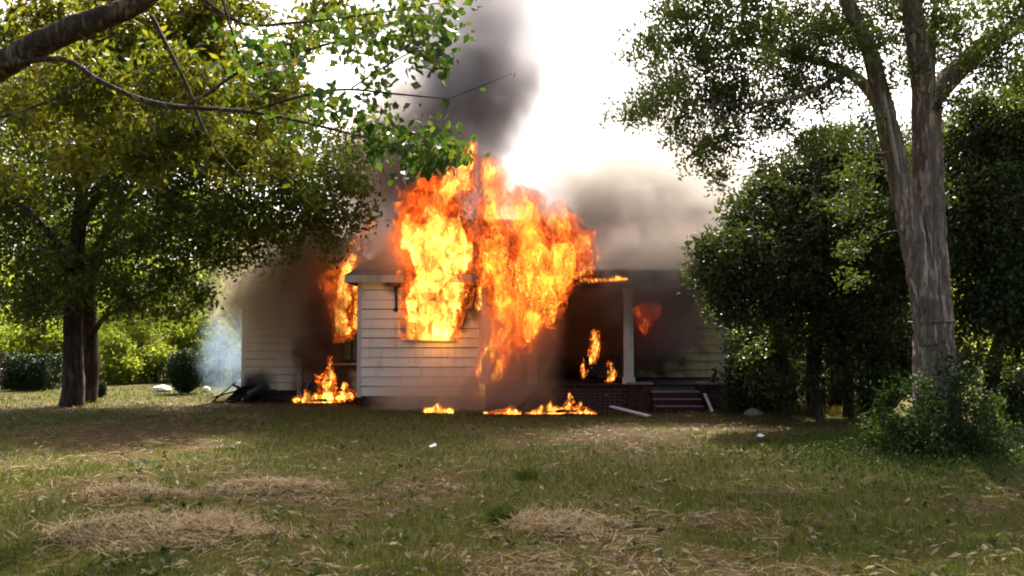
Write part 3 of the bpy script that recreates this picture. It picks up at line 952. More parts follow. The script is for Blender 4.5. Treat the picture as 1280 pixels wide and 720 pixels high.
props(m.build('pale_stick', M['white']), 'short pale stick leaning against the brick pier', 'stick')

# ------------------------------------------------------------------ vegetation
def unit(n):
    v = RNG.normal(size=(n, 3))
    return v / np.linalg.norm(v, axis=1)[:, None]


def leaf_cloud(name, C, size, mat, parent=None, droop=0.35, tint=None, aspect=0.5):
    """One folded two-triangle leaf at each of the points C."""
    C = np.asarray(C)
    n = len(C)
    a = unit(n)
    a[:, 2] -= droop
    a /= np.linalg.norm(a, axis=1)[:, None]
    r = unit(n)
    b_ = np.cross(a, r)
    b_ /= np.linalg.norm(b_, axis=1)[:, None] + 1e-9
    nn = np.cross(a, b_)
    L = (np.asarray(size) * RNG.uniform(0.65, 1.3, n))[:, None]
    base, tip = C - a * L * 0.5, C + a * L * 0.5
    l_ = C - a * L * 0.06 + b_ * L * aspect * 0.5 + nn * L * 0.10
    r_ = C - a * L * 0.06 - b_ * L * aspect * 0.5 + nn * L * 0.10
    V = np.stack([base, l_, tip, r_], 1).reshape(-1, 3)
    o = np.arange(n)[:, None] * 4
    F = np.concatenate([o + [0, 3, 2], o + [0, 2, 1]], 0)
    if tint is None:
        tint = np.clip(RNG.normal(0.45, 0.2, n) + 0.5 * (fbm(C * 1.4 + 50, 3, 2) - 0.5), 0, 1)
    me = np_mesh(name, V, F, mat, {'tint': np.repeat(tint, 4)})
    return link(name, me, parent)


def clusters_world(cl, Y, spread, seed):
    """cl: (px, py, radius in px[, dY]); gives centres and radii in metres with the given spread in depth."""
    rnd = random.Random(seed)
    out = []
    for c in cl:
        y = Y + (c[3] if len(c) > 3 else rnd.uniform(-spread, spread))
        out.append((P(c[0], c[1], y), c[2] * y / FOC))
    return out


def foliage(balls, n, tw_r, shell=0.35, flat=0.8, per=38):
    """Twig tips spread through the balls (more towards their skins) and leaves strewn round each tip; returns (leaf points, tips)."""
    vol = np.array([r ** 2.4 for _c, r in balls])
    nt = max(4, n // per)
    idx = RNG.choice(len(balls), nt, p=vol / vol.sum())
    cen = np.array([tuple(c) for c, _r in balls])[idx]
    rad = np.array([r for _c, r in balls])[idx]
    q = unit(nt) * (rad * (shell + (1 - shell) * RNG.random(nt) ** 0.5))[:, None]
    q[:, 2] *= flat
    tips = cen + q
    k = RNG.choice(nt, n)
    g = np.clip(RNG.normal(0, 1, (n, 3)), -2.2, 2.2) * tw_r
    g[:, 2] *= 0.75
    return tips[k] + g, tips


def twigs(mb, tips, nodes, r0, frac=0.35, jitter=0.15, seed=1, maxlen=1.6):
    """Thin branches from the nearest limb node to a share of the tips."""
    rnd = random.Random(seed)
    N = np.array([tuple(q) for q in nodes])
    for t in tips:
        if rnd.random() > frac: continue
        d = np.linalg.norm(N - t, axis=1)
        s = N[int(np.argmin(d))]
        a, b_ = Vector(s), Vector(t)
        if not 0.08 < (b_ - a).length < maxlen: continue
        mid = (a + b_) / 2 + Vector((rnd.uniform(-1, 1), rnd.uniform(-1, 1), rnd.uniform(-.2, .8))) * jitter * (b_ - a).length
        pts, rr = smooth_path([a, mid, b_], [r0, r0 * 0.6, r0 * 0.2], 3)
        mb.tube(pts, rr, 4, cap=False)


def limb_part(parent, name, mat, path, rad, sides=10, per=6, rough=0.06, seed=1, bark=0.0):
    pts, rr = smooth_path(path, rad, per)
    m = MB()
    m.tube(pts, rr, sides, rough, seed, True, bark)
    m.build(name, mat, parent)
    return pts


# --- the twin-trunked tree with furrowed bark
TY = 12.2
rt = empty('twin_trunk_tree', P(1169, 560, TY) * 1.0, 'tall tree with twin furrowed grey trunks rising from a shrub', 'tree')
px = lambda p, y=TY: P(p[0], p[1], y)
s_ = TY / FOC
nodes = []
nodes += limb_part(rt, 'trunk', M['bark_right'], [px((1174, 590)), px((1171, 520)), px((1168, 450)), px((1166, 380)), px((1163, 300)), px((1160, 210)), px((1157, 118))],
                   [36 * s_, 26 * s_, 23.5 * s_, 21 * s_, 18.5 * s_, 17 * s_, 15.5 * s_], 84, 26, 0.0, 3, 0.028)
nodes += limb_part(rt, 'trunk', M['bark_right'], [px((1162, 430), 12.1), px((1150, 345), 12.05), px((1134, 265), 12.0), px((1117, 190), 12.0), px((1103, 128), 12.0)],
                   [14 * s_, 14.5 * s_, 13.5 * s_, 12.5 * s_, 11.5 * s_], 64, 24, 0.0, 8, 0.026)
for path, rad in (([(1160, 130), (1188, 97), (1232, 55), (1290, 18), (1340, -60)], [15, 14, 12, 10, 6]),
                  ([(1156, 126), (1147, 60), (1136, -40), (1140, -180), (1120, -330)], [15, 13, 11, 9, 4]),
                  ([(1163, 118), (1168, 20), (1190, -90), (1215, -260)], [6, 4, 4, 2]),
                  ([(1108, 150), (1083, 108), (1045, 84), (995, 70), (935, 56), (870, 66)], [8.5, 7.5, 6, 4.5, 3, 1.5]),
                  ([(1104, 134), (1086, 60), (1058, -2), (1035, -80), (1020, -240)], [12, 10, 9, 7, 3]),
                  ([(1060, 90), (1000, 120), (930, 130), (860, 132)], [4, 3, 2, 1]),
                  ([(1058, 0), (980, -60), (880, -90), (800, -80)], [6, 5, 3, 1.5])):
    yy = random.uniform(-.3, .3)
    pth = [px(p, TY + yy * i) for i, p in enumerate(path)]
    nodes += limb_part(rt, 'limb', M['bark_right'], pth, [r * s_ for r in rad], 12, 6, 0.05, int(path[-1][0]))
cl = [(765, 140, 18), (800, 138, 26), (830, 120, 36), (800, 62, 34), (840, 60, 46), (880, 40, 50), (880, 100, 52), (930, 50, 56), (920, 120, 48), (850, 165, 30), (870, 200, 22), (905, 180, 36), (905, 220, 22), (850, 215, 12),
      (960, 150, 34), (985, 90, 50), (1000, 30, 55), (1040, 110, 40), (1050, 40, 45), (1010, 180, 26), (960, 205, 18), (1080, 60, 34), (1100, 20, 50), (1120, 90, 30), (1150, 20, 50), (1160, 70, 34), (1200, 40, 46), (1215, 90, 36), (1250, 70, 40), (1270, 20, 50), (1290, 100, 40),
      (940, 10, 50), (870, -10, 50), (830, 10, 30), (1050, 170, 24), (1085, 150, 22), (1065, 210, 26), (1068, 255, 24), (1062, 310, 22), (1060, 350, 14), (1130, 190, 18), (1085, 290, 16), (1195, 130, 20), (1100, 120, 24)]
balls = clusters_world(cl, TY, 0.9, 2)
pts_, tips = foliage(balls, 50000, 0.095, 0.1, 0.9, 34)
up_b = [(Vector((x, y, z)), r) for x, y, z, r in ((3.4, 11, 8.2, 1.3), (5.0, 13, 8.6, 1.6), (6.4, 11.5, 9.4, 1.8), (8.0, 12.5, 8.2, 1.6), (4.2, 9.3, 8.0, 1.4), (6.2, 9.2, 8.8, 1.6), (2.2, 12.5, 7.8, 1.1), (5.2, 11, 10.6, 1.7), (7.2, 14, 10, 1.6), (9.2, 11, 7.0, 1.4), (3.0, 9.8, 9.4, 1.3))]  # upper crown out of view, put in to shade the lawn
pts2, tips2 = foliage(up_b, 22000, 0.16, 0.15, 0.9, 34)
leaf_cloud('foliage', np.concatenate([pts_, pts2]), np.concatenate([np.full(len(pts_), 0.066), np.full(len(pts2), 0.10)]), M['leaf_right'], rt, 0.5)
m = MB(); twigs(m, np.concatenate([tips, tips2]), nodes, 0.012, 0.3, 0.14, 5, 0.75); props(m.build('twigs', M['bark_right'], rt), kind='stuff')
m = MB(); q, rr = smooth_path([px((1105, 118), 11.75), px((1112, 155), 11.72), px((1120, 195), 11.72), px((1124, 216), 11.74)], [0.018, 0.026, 0.03, 0.016], 5); m.tube(q, rr, 8, 0.08)
m.build('dead_branch', M['dead_wood'], rt)
m = MB(); q, rr = smooth_path([px((1092, 150), 11.8), px((1088, 172), 11.75), px((1090, 190), 11.75), px((1122, 188), 11.8)], [0.012, 0.012, 0.010, 0.006], 5); m.tube(q, rr, 6)
m.build('dead_branch', M['dead_wood'], rt)
c0 = px((1167, 405))
c0 = px((1166, 405))
q = [c0 + Vector((math.cos(t) * 28 * s_, math.sin(t) * 28 * s_, 0.03 * math.cos(t + 2.6) - 0.02 * math.sin(2 * t))) for t in np.linspace(0, 2 * math.pi, 40)]
m = MB(); m.tube(q, [0.009] * 40, 6, cap=False); m.build('wire', M['dark_metal'], rt)

# shrub round the foot of the twin trunks and the low growth spreading from it
cl = [(1160, 525, 46), (1172, 480, 34), (1125, 540, 40), (1215, 535, 44), (1150, 575, 45), (1095, 570, 30), (1195, 585, 42), (1240, 570, 34), (1180, 555, 52), (1112, 505, 22), (1225, 490, 24), (1070, 585, 22), (1265, 590, 28), (1185, 460, 16), (1145, 492, 24), (1250, 530, 22), (1085, 535, 16), (1200, 505, 30), (1040, 592, 16), (1285, 570, 24)]
balls = clusters_world(cl, 11.6, 0.45, 4)
pts_, tips = foliage(balls, 13500, 0.10, 0.1, 1.15, 26)
pts_ = pts_[(pts_[:, 2] > 0.03) & (fbm(pts_ * 3.0 + 11, 91, 3) > 0.42)]
o = leaf_cloud('shrub', pts_, 0.066, M['leaf_shrub'], None, 0.1)
props(o, 'leafy green shrub growing round the foot of the twin trunks', 'shrub')
m = MB(); twigs(m, tips, [Vector((5.55 + 0.12 * i, 11.6, 0.05)) for i in range(5)], 0.012, 0.4, 0.2, 3); props(m.build('stems', M['bark_far'], o), kind='stuff')
n = 5200
gx_, gy_ = RNG.normal(5.3, 1.25, n), RNG.normal(11.3, 1.0, n)
pts_ = np.stack([gx_, gy_, ground_z(gx_, gy_) + 0.03 + 0.24 * RNG.random(n) * np.exp(-(((gx_ - 5.4) / 1.4) ** 2 + ((gy_ - 11.5) / 1.0) ** 2)) + 0.05 * RNG.random(n)], 1)
o = leaf_cloud('ground_cover', pts_, 0.052, M['leaf_shrub'], None, -0.2)
props(o, 'low leafy weeds spreading over the grass before the shrub', 'weeds', None, 'stuff')

# --- dark evergreens right of the house
def big_tree(name, label, cat, group, trunk_paths, balls, n, size, lm, bm, tw, shell=0.4, droop=0.35, twig_frac=0.12, sides=12, per=38, twig_r=0.02, aspect=0.5, tmean=None):
    t = empty(name, tuple(trunk_paths[0][0][0]), label, cat, group)
    nd = []
    for i, (path, rad) in enumerate(trunk_paths):
        nd += limb_part(t, 'trunk' if i == 0 or rad[0] > 0.13 else 'limb', bm, path, rad, sides, 6, 0.06, i + 3)
    pts_, tips = foliage(balls, n, tw, shell, 0.9, per)
    pts_ = pts_[pts_[:, 2] > 0.04]
    tt = None if tmean is None else np.clip(RNG.normal(tmean, 0.2, len(pts_)) + 0.5 * (fbm(pts_ * 1.1 + 50, 3, 2) - 0.5), 0, 1)
    leaf_cloud('foliage', pts_, size, lm, t, droop, tt, aspect)
    if twig_frac:
        m = MB(); twigs(m, tips, nd, twig_r, twig_frac, 0.12, 2)
        if m.v: props(m.build('twigs', bm, t), kind='stuff')
    return t


G = lambda p, y: Vector((P(p, 400, y).x, y, -0.05))
cl = [(925, 325, 52, -1.0), (900, 345, 34, -1.1), (955, 275, 55, -.3), (1000, 235, 55, .2), (1060, 205, 55, .4), (1100, 245, 60, .3), (1040, 290, 75, -.6), (975, 340, 58, -.8), (1060, 370, 62, -.4), (1115, 330, 60, .2),
      (935, 375, 42, -.9), (1000, 395, 46, -.4), (1090, 400, 52, .3), (890, 318, 26, -1.0), (1035, 180, 34, .2), (1125, 195, 45, .6), (965, 235, 30, 0), (1050, 320, 80, 1.2), (1130, 260, 60, 1.5), (980, 420, 30, .3), (1060, 425, 36, .6), (905, 385, 22, -.9), (1130, 420, 40, 1), (955, 425, 34, .6), (975, 455, 24, .8), (1030, 440, 26, .7), (1095, 455, 32, .8), (930, 420, 26, .4), (1005, 470, 18, .9), (1130, 470, 26, 1), (950, 470, 22, -.2), (978, 485, 18, -.3), (1010, 488, 14, -.2), (1062, 470, 22, -.2), (1080, 495, 18, -.3), (1105, 480, 22, -.2), (940, 440, 22, -.4), (1060, 440, 22, -.3)]
balls = clusters_world(cl, 16.4, 0.5, 6)
big_tree('evergreen_tree', 'broad dark evergreen overhanging the end of the porch', 'tree', None,
         [([G(1018, 16.6), P(1016, 470, 16.6), P(1022, 400, 16.6), P(1030, 300, 16.6), P(1045, 200, 16.6)], [0.16, 0.13, 0.11, 0.08, 0.03]),
          ([G(985, 16.9), P(980, 460, 16.8), P(965, 390, 16.5), P(940, 330, 16)], [0.10, 0.08, 0.07, 0.02]),
          ([G(1058, 16.9), P(1062, 460, 16.8), P(1080, 390, 16.6), P(1105, 300, 16.5)], [0.11, 0.09, 0.07, 0.02])],
         balls, 120000, 0.09, M['leaf_dark'], M['bark_left'], 0.13, 0.3, 0.3, 0.1)
cl = [(1215, 180, 50), (1255, 150, 60), (1300, 200, 80), (1235, 250, 60), (1290, 300, 80), (1225, 320, 50), (1275, 370, 55), (1222, 380, 42), (1310, 400, 60), (1205, 430, 34), (1216, 460, 26), (1330, 130, 70), (1200, 250, 40), (1275, 480, 22), (1282, 450, 24), (1190, 300, 40), (1280, 510, 20)]
balls = clusters_world(cl, 15.0, 0.9, 7)
big_tree('evergreen_tree', 'dark evergreen with a bent black trunk behind the twin trunks', 'tree', None,
         [([G(1228, 15.6), P(1236, 500, 15.6), P(1246, 440, 15.6), P(1262, 385, 15.5), P(1270, 300, 15.3), P(1275, 180, 15.2)], [0.17, 0.13, 0.12, 0.11, 0.09, 0.03])],
         balls, 80000, 0.09, M['leaf_dark'], M['bark_left'], 0.14, 0.3, 0.35, 0.1)
# undergrowth row below them
cl_sets = [('dark straggly bush beside the end of the porch', [(925, 470, 20), (935, 440, 22), (918, 498, 14), (945, 490, 16)], 17.6, 6500, 0.07),
           ('dense dark bush in the middle under the evergreen', [(968, 465, 30), (985, 495, 16), (960, 500, 18), (990, 445, 30), (965, 430, 28)], 18.2, 10000, 0.08),
           ('thin bush with light showing through under the evergreen', [(1035, 502, 16), (1050, 486, 14), (1018, 505, 14), (1040, 446, 24), (1015, 450, 18)], 18.6, 4500, 0.07),
           ('dark bush between the evergreen and the twin trunks', [(1095, 490, 26), (1115, 470, 28), (1080, 505, 14), (1110, 450, 24)], 17.4, 9000, 0.08),
           ('small leafy bush at the picture edge below the bent trunk', [(1268, 500, 20), (1285, 480, 22), (1262, 515, 12)], 15.8, 4600, 0.07)]
for lab, cl, Y, n, sz in cl_sets:
    balls = clusters_world(cl, Y, 0.3, len(cl))
    pts_, tips = foliage(balls, n, 0.11, 0.15, 1.0, 30)
    pts_ = pts_[pts_[:, 2] > 0.0]
    o = props(leaf_cloud('bush', pts_, sz, M['leaf_dark'], None, 0.2), lab, 'bush', 'undergrowth below the evergreens')
    m = MB(); bx_ = P(cl[0][0], 400, Y).x
    twigs(m, tips, [Vector((bx_ + 0.1 * i, Y, 0)) for i in (-2, -1, 0, 1, 2)], 0.016, 0.5, 0.15, 3); props(m.build('stems', M['bark_left'], o), kind='stuff')
tuft('grass_tuft', P(1000, 500, 17.6).x, 17.6, 500, 0.5, 0.34, 'tall sunlit grass tuft under the evergreen', 'grass tuft', 0.3, 0.014)
tuft('grass_tuft', P(1062, 500, 17.4).x, 17.4, 360, 0.4, 0.26, 'pale dry grass tuft in the sun right of the evergreen stems', 'grass tuft', 0.75, 0.014)
tuft('grass_tuft', P(912, 500, 17.6).x, 17.6, 300, 0.25, 0.30, 'dark grass tuft at the corner of the brick pier', 'grass tuft', 0.05, 0.014)

# --- the dark two-stemmed tree left of the house
cl = [(60, 330, 70), (15, 270, 70), (120, 270, 90), (200, 230, 90), (280, 225, 85), (350, 255, 75), (405, 245, 62), (425, 300, 34), (330, 300, 48), (245, 310, 62), (180, 340, 64), (225, 368, 40), (150, 365, 38), (55, 385, 30), (25, 355, 46), (390, 200, 62), (300, 160, 80), (200, 150, 90), (100, 160, 90), (15, 170, 80),
      (430, 215, 36), (255, 375, 26), (205, 385, 22), (90, 345, 40), (410, 320, 20), (375, 300, 32), (280, 300, 40), (40, 400, 18), (270, 345, 24), (330, 110, 60), (230, 80, 70), (120, 80, 80), (20, 90, 70), (448, 275, 22), (-50, 250, 80), (-60, 360, 50), (-70, 150, 80)]
balls = clusters_world(cl, 19.8, 1.7, 12)
LYT = 19.4
lt = big_tree('shade_tree', 'dark spreading tree with two close stems shading the lawn', 'tree', None,
              [([G(92, LYT), P(92, 480, LYT), P(91, 430, LYT), P(92, 350, LYT), P(100, 270, LYT), P(110, 160, LYT)], [0.27, 0.22, 0.20, 0.19, 0.15, 0.06]),
               ([G(112, 20.6), P(113, 460, 20.6), P(112, 400, 20.6), P(114, 340, 20.6), P(150, 260, 20.4), P(220, 190, 20)], [0.20, 0.18, 0.165, 0.15, 0.11, 0.03]),
               ([P(118, 415, 20.5), P(132, 395, 20.4), P(160, 380, 20.3), P(215, 352, 20), P(290, 320, 19.8)], [0.06, 0.055, 0.045, 0.03, 0.015]),
               ([P(95, 340, LYT), P(60, 290, 19.2), P(10, 240, 19), P(-40, 180, 19)], [0.11, 0.09, 0.06, 0.02]),
               ([P(113, 330, 20.4), P(190, 290, 19.6), P(290, 260, 19), P(400, 250, 18.8)], [0.10, 0.08, 0.05, 0.015]),
               ([P(98, 290, LYT), P(150, 200, 18.8), P(230, 130, 18.4)], [0.10, 0.07, 0.02])],
              balls, 100000, 0.125, M['leaf_left'], M['bark_left'], 0.17, 0.25, 0.4, 0.08, 14)

# --- the near tree whose limb crosses the top corner; its trunk stands just out of the picture
nt = empty('overhanging_tree', (-5.9, 6.6, 0), 'near tree reaching thin leafy branches across the top of the scene', 'tree')
nodes = []
nodes += limb_part(nt, 'trunk', M['bark_near'], [Vector((-5.9, 6.6, -0.1)), Vector((-5.85, 6.6, 1.0)), Vector((-5.6, 6.5, 2.0)), Vector((-5.3, 6.4, 2.8)), Vector((-5.1, 6.4, 4.2)), Vector((-4.6, 6.2, 6.5))], [0.34, 0.27, 0.25, 0.24, 0.2, 0.06], 18, 6, 0.07, 2)
limbp = [Vector((-5.35, 6.4, 2.7)), P(-110, 160, 6.3), P(-20, 95, 6.2), P(40, 60, 6.1), P(100, 32, 6.0), P(165, 8, 6.0), P(230, -40, 6.0), P(330, -110, 6.3)]
nodes += limb_part(nt, 'limb', M['bark_near'], limbp, [0.14, 0.10, 0.092, 0.086, 0.08, 0.07, 0.05, 0.03], 36, 14, 0.02, 5, 0.010)
brs = [([(-10, 84, 6.1), (40, 76, 6.0), (85, 76, 5.9), (130, 104, 5.8), (200, 130, 5.7), (320, 141, 5.6), (430, 165, 5.5), (540, 194, 5.4)], [.022, .020, .018, .018, .016, .012, .008, .003]),
       ([(200, 145, 5.7), (255, 120, 5.7), (310, 85, 5.8), (420, 52, 5.9), (520, 18, 6.0)], [.005, .011, .012, .009, .003]),
       ([(305, 142, 5.6), (370, 122, 5.5), (430, 112, 5.4), (500, 118, 5.4), (562, 124, 5.3)], [.006, .009, .008, .006, .002]),
       ([(230, -20, 6.0), (300, 28, 5.9), (370, 28, 5.8), (460, 18, 5.7), (560, 2, 5.7)], [.014, .012, .009, .006, .003]),
       ([(-10, 150, 6.0), (60, 127, 6.0), (100, 105, 5.9), (140, 90, 6)], [.009, .009, .006, .003]),
       ([(190, 20, 6.0), (215, 70, 5.9), (235, 110, 5.9), (262, 175, 5.9), (310, 230, 6)], [.016, .014, .011, .008, .003]),
       ([(440, 110, 5.4), (470, 90, 5.3), (520, 62, 5.3), (560, 48, 5.3)], [.006, .005, .004, .002]),
       ([(272, -20, 5.9), (290, 40, 5.85), (303, 85, 5.8)], [.010, .009, .007]),
       ([(560, -6, 5.7), (600, -40, 5.8), (650, -60, 5.8)], [.004, .004, .002]),
       ([(560, 124, 5.3), (600, 108, 5.35), (640, 92, 5.4)], [.003, .0025, .0015])]
bnodes = []
for path, rad in brs:
    bn = limb_part(nt, 'branch', M['bark_near'], [P(*p) for p in path], rad, 8, 6, 0.04, int(path[0][0]) + 3)
    bnodes.append(bn)
    nodes += bn
# small yellow-green leaves behind the thin branches
cl = [(30, 60, 46), (100, 110, 56), (150, 60, 56), (205, 100, 56), (250, 55, 46), (335, 105, 42), (370, 60, 36), (230, 160, 46), (140, 165, 46), (60, 150, 36), (330, 155, 36), (400, 15, 32), (310, 15, 26), (370, 130, 26), (10, 230, 22), (60, 20, 40), (130, 10, 40), (200, 30, 40), (260, 10, 36), (440, 60, 20), (290, 190, 34), (180, 200, 36), (100, 200, 30),
      (460, 30, 22), (30, 160, 26), (280, 120, 34), (350, 200, 26), (15, 120, 26)]
balls = clusters_world(cl, 8.6, 1.1, 15)
pts_, tips = foliage(balls, 21000, 0.10, 0.05, 0.9, 26)
up_b = [(Vector(c), r) for c, r in (((-3.5, 5.5, 5.4), 1.4), ((-1.6, 6.5, 5.6), 1.3), ((-4.5, 8.0, 6.0), 1.6), ((-2.4, 8.5, 6.4), 1.4), ((-0.6, 7.8, 6.4), 1.1), ((-5.5, 5.0, 6.6), 1.6), ((-3.4, 6.4, 7.4), 1.7), ((-1.8, 4.6, 5.6), 1.2), ((-6.8, 7.2, 5.6), 1.5), ((0.4, 6.2, 6.2), 1.0), ((-0.4, 4.4, 6.0), 1.1))]  # unseen crown overhead, added for its shade on the near lawn
pts2, tips2 = foliage(up_b, 7500, 0.17, 0.15, 0.9, 34)
leaf_cloud('foliage', np.concatenate([pts_, pts2]), np.concatenate([np.full(len(pts_), 0.092), np.full(len(pts2), 0.11)]), M['leaf_near'], nt, 0.5, None, 0.42)
m = MB(); twigs(m, np.concatenate([tips, tips2]), nodes, 0.008, 0.4, 0.16, 9, 0.8); props(m.build('twigs', M['bark_near'], nt), kind='stuff')
# broad leaves that hang from the thin branches, each its own piece


def broad_leaf():
    o = []
    for k, (t, wdt, dip) in enumerate(((0.0, 0.02, 0.0), (0.18, 0.30, 0.03), (0.42, 0.40, 0.02), (0.7, 0.27, -0.03), (1.0, 0.0, -0.12))):
        o += [(-wdt, t, dip + 0.10 * wdt), (0, t, dip), (wdt, t, dip + 0.10 * wdt)]
    f = []
    for k in range(4):
        a = k * 3
        f += [(a, a + 1, a + 4, a + 3), (a + 1, a + 2, a + 5, a + 4)]
    return o, f


big_meshes = []
for tv in (0.05, 0.3, 0.5, 0.62, 0.8, 1.0):
    lv, lf = broad_leaf()
    me = bpy.data.meshes.new('leaf')
    me.from_pydata(lv, [], lf)
    at_ = me.attributes.new('tint', 'FLOAT', 'POINT')
    at_.data.foreach_set('value', np.full(len(lv), tv, np.float32))
    me.polygons.foreach_set('use_smooth', [True] * len(lf))
    me.materials.append(M['leaf_big'])
    big_meshes.append(me)
rnd = random.Random(33)
spots = [(480, 172, 36, 26), (530, 180, 36, 38), (560, 195, 20, 24), (520, 205, 22, 14), (460, 150, 26, 16), (500, 60, 34, 22), (545, 75, 26, 12), (520, 30, 30, 18), (470, 100, 22, 10), (560, 40, 20, 10), (440, 60, 26, 14), (410, 130, 26, 16), (420, 25, 34, 18),
         (545, 68, 14, 8), (350, 70, 40, 14), (300, 60, 40, 14), (505, 5, 40, 20), (380, 170, 26, 8), (560, 8, 22, 10), (640, 90, 8, 4), (603, 108, 6, 2), (565, 120, 10, 3), (330, 120, 40, 8)]
count = 0
for sx, sy, sr, cnt in spots:
    for _ in range(cnt):
        a, r = rnd.uniform(0, 2 * math.pi), sr * math.sqrt(rnd.random())
        yy = 5.4 + rnd.uniform(-.35, .35) + (0.3 if sy < 70 else 0)
        o = link('leaf', big_meshes[rnd.choices(range(6), (3, 5, 5, 4, 2, 1))[0]], nt)
        o.location = P(sx + r * math.cos(a), sy + r * math.sin(a) * 0.8, yy)
        o.rotation_euler = (rnd.gauss(-0.75, 0.5), rnd.gauss(0, 0.6), rnd.uniform(0, 2 * math.pi))
        o.scale = (rnd.uniform(.06, .098),) * 3 if sx < 590 else (0.05,) * 3
        count += 1
        if count >= 300: break

fsp = [(sx, sy, sr, cnt) for sx, sy, sr, cnt in spots if sx < 565]
cc = np.array([tuple(P(sx + sr * 1.25 * rnd.gauss(0, .55), sy + sr * rnd.gauss(0, .5), 5.6 + rnd.uniform(-.4, .5))) for sx, sy, sr, cnt in fsp for _ in range(int(cnt * 4.5))])
props(leaf_cloud('leaf_sprays', cc, 0.066, M['leaf_big'], nt, 0.6, None, 0.62), None, None, None, 'stuff')

# --- hedges, bushes and trees beyond the lawn on the far left
def solid_bush(name, lab, cat, x0, x1, y, h, box, n, size, tops=0.0):
    cx, hw, dp = (x0 + x1) / 2, (x1 - x0) / 2, (x1 - x0) / 2 if not box else 0.5
    t = empty(name, (cx, y, 0), lab, cat)
    q = RNG.uniform(-1, 1, (n, 3)) if box else unit(n)
    if box:
        k = RNG.integers(0, 3, n)
        q[np.arange(n), k] = np.sign(q[np.arange(n), k]) * RNG.uniform(0.9, 1.02, n)
    else:
        q *= RNG.uniform(0.86, 1.03, n)[:, None]
    lump = 1 + 0.16 * (fbm(q * 2.2 + 30, 6, 2) - 0.5) * 2
    C = np.stack([cx + q[:, 0] * hw * lump, y + q[:, 1] * dp * lump, h * 0.52 + q[:, 2] * h * 0.5 * lump], 1)
    C = C[C[:, 2] > 0.02]
    leaf_cloud('foliage', C, size, M['leaf_hedge'], t, 0.1)
    # the twiggy dark inside
    m = MB()
    for k in range(46):
        a = random.uniform(0, 2 * math.pi)
        e = Vector((cx + math.cos(a) * hw * random.uniform(.2, .8), y + math.sin(a) * dp * random.uniform(.2, .8), h * random.uniform(.45, .85)))
        s0 = Vector((cx + random.uniform(-1, 1) * hw * (0.7 if box else .1), y + random.uniform(-.1, .1), -0.02))
        q2, r2 = smooth_path([s0, (s0 + e) / 2 + Vector((0, 0, .1)), e], [0.022, 0.014, 0.005], 3)
        m.tube(q2, r2, 5, cap=False)
    props(m.build('stems', M['bark_left'], t), kind='stuff')
    # inner leaves keep it from being see-through
    k = n // 2
    q = unit(k) * (RNG.random(k) ** 0.4 * 0.86)[:, None]
    C = np.stack([cx + q[:, 0] * hw, y + q[:, 1] * dp, h * 0.5 + q[:, 2] * h * 0.48], 1)
    if box:
        q = RNG.uniform(-.88, .88, (k, 3))
        C = np.stack([cx + q[:, 0] * hw, y + q[:, 1] * dp, h * 0.5 + q[:, 2] * h * 0.48], 1)
    leaf_cloud('inner_foliage', C, size * 1.5, M['leaf_hedge'], t, 0.1)
    return t


solid_bush('hedge', 'low boxy clipped dark hedge at the far edge of the lawn', 'hedge', P(12, 460, 25.5).x, P(68, 460, 25.5).x, 25.5, 1.0, True, 6500, 0.075)
solid_bush('round_bush', 'round dark clipped bush standing alone on the far lawn', 'bush', P(210, 460, 23.8).x, P(257, 460, 23.8).x, 23.8, 1.22, False, 5500, 0.065)
solid_bush('low_bush', 'low dark mound of leaves behind the two stems of the shade tree', 'bush', P(117, 460, 22.2).x, P(134, 460, 22.2).x, 22.2, 0.42, False, 900, 0.06)

far = [  # px of the trunk, Y, height, crown radius, kind of label
    (178, 33, 7.0, 2.3, 'sunlit yellow green tree with a pale trunk left of the round bush'),
    (20, 31, 7.5, 2.4, 'sunlit tree with a grey trunk rising behind the boxy hedge'),
    (262, 36, 8.0, 2.6, 'bright tree showing above the round bush'),
    (300, 32, 6.0, 1.8, 'bright tree close to the smoky house corner'),
    (120, 40, 8.5, 2.8, 'sunlit tree seen between the two stems and the pale trunk'),
    (75, 38, 8.0, 2.6, 'sunlit tree above the gap beside the boxy hedge'),
    (225, 46, 9.0, 3.0, 'far sunlit tree filling the gap behind the round bush'),
    (-40, 36, 9.0, 3.0, 'sunlit tree at the outer edge beyond the boxy hedge'),
    (350, 44, 8.0, 2.8, 'far tree hidden mostly by the smoking gable'),
    (955, 34, 7.0, 2.6, 'sunlit tree glimpsed past the end of the porch'),
    (1040, 38, 8.5, 3.0, 'sunlit tree glimpsed under the broad evergreen'),
    (1130, 33, 8.0, 2.6, 'sunlit tree behind the twin trunks'),
    (1215, 36, 8.5, 2.8, 'sunlit tree glimpsed past the bent black trunk'),
    (1290, 31, 8.0, 2.6, 'sunlit tree at the outer edge beyond the bent trunk'),
]
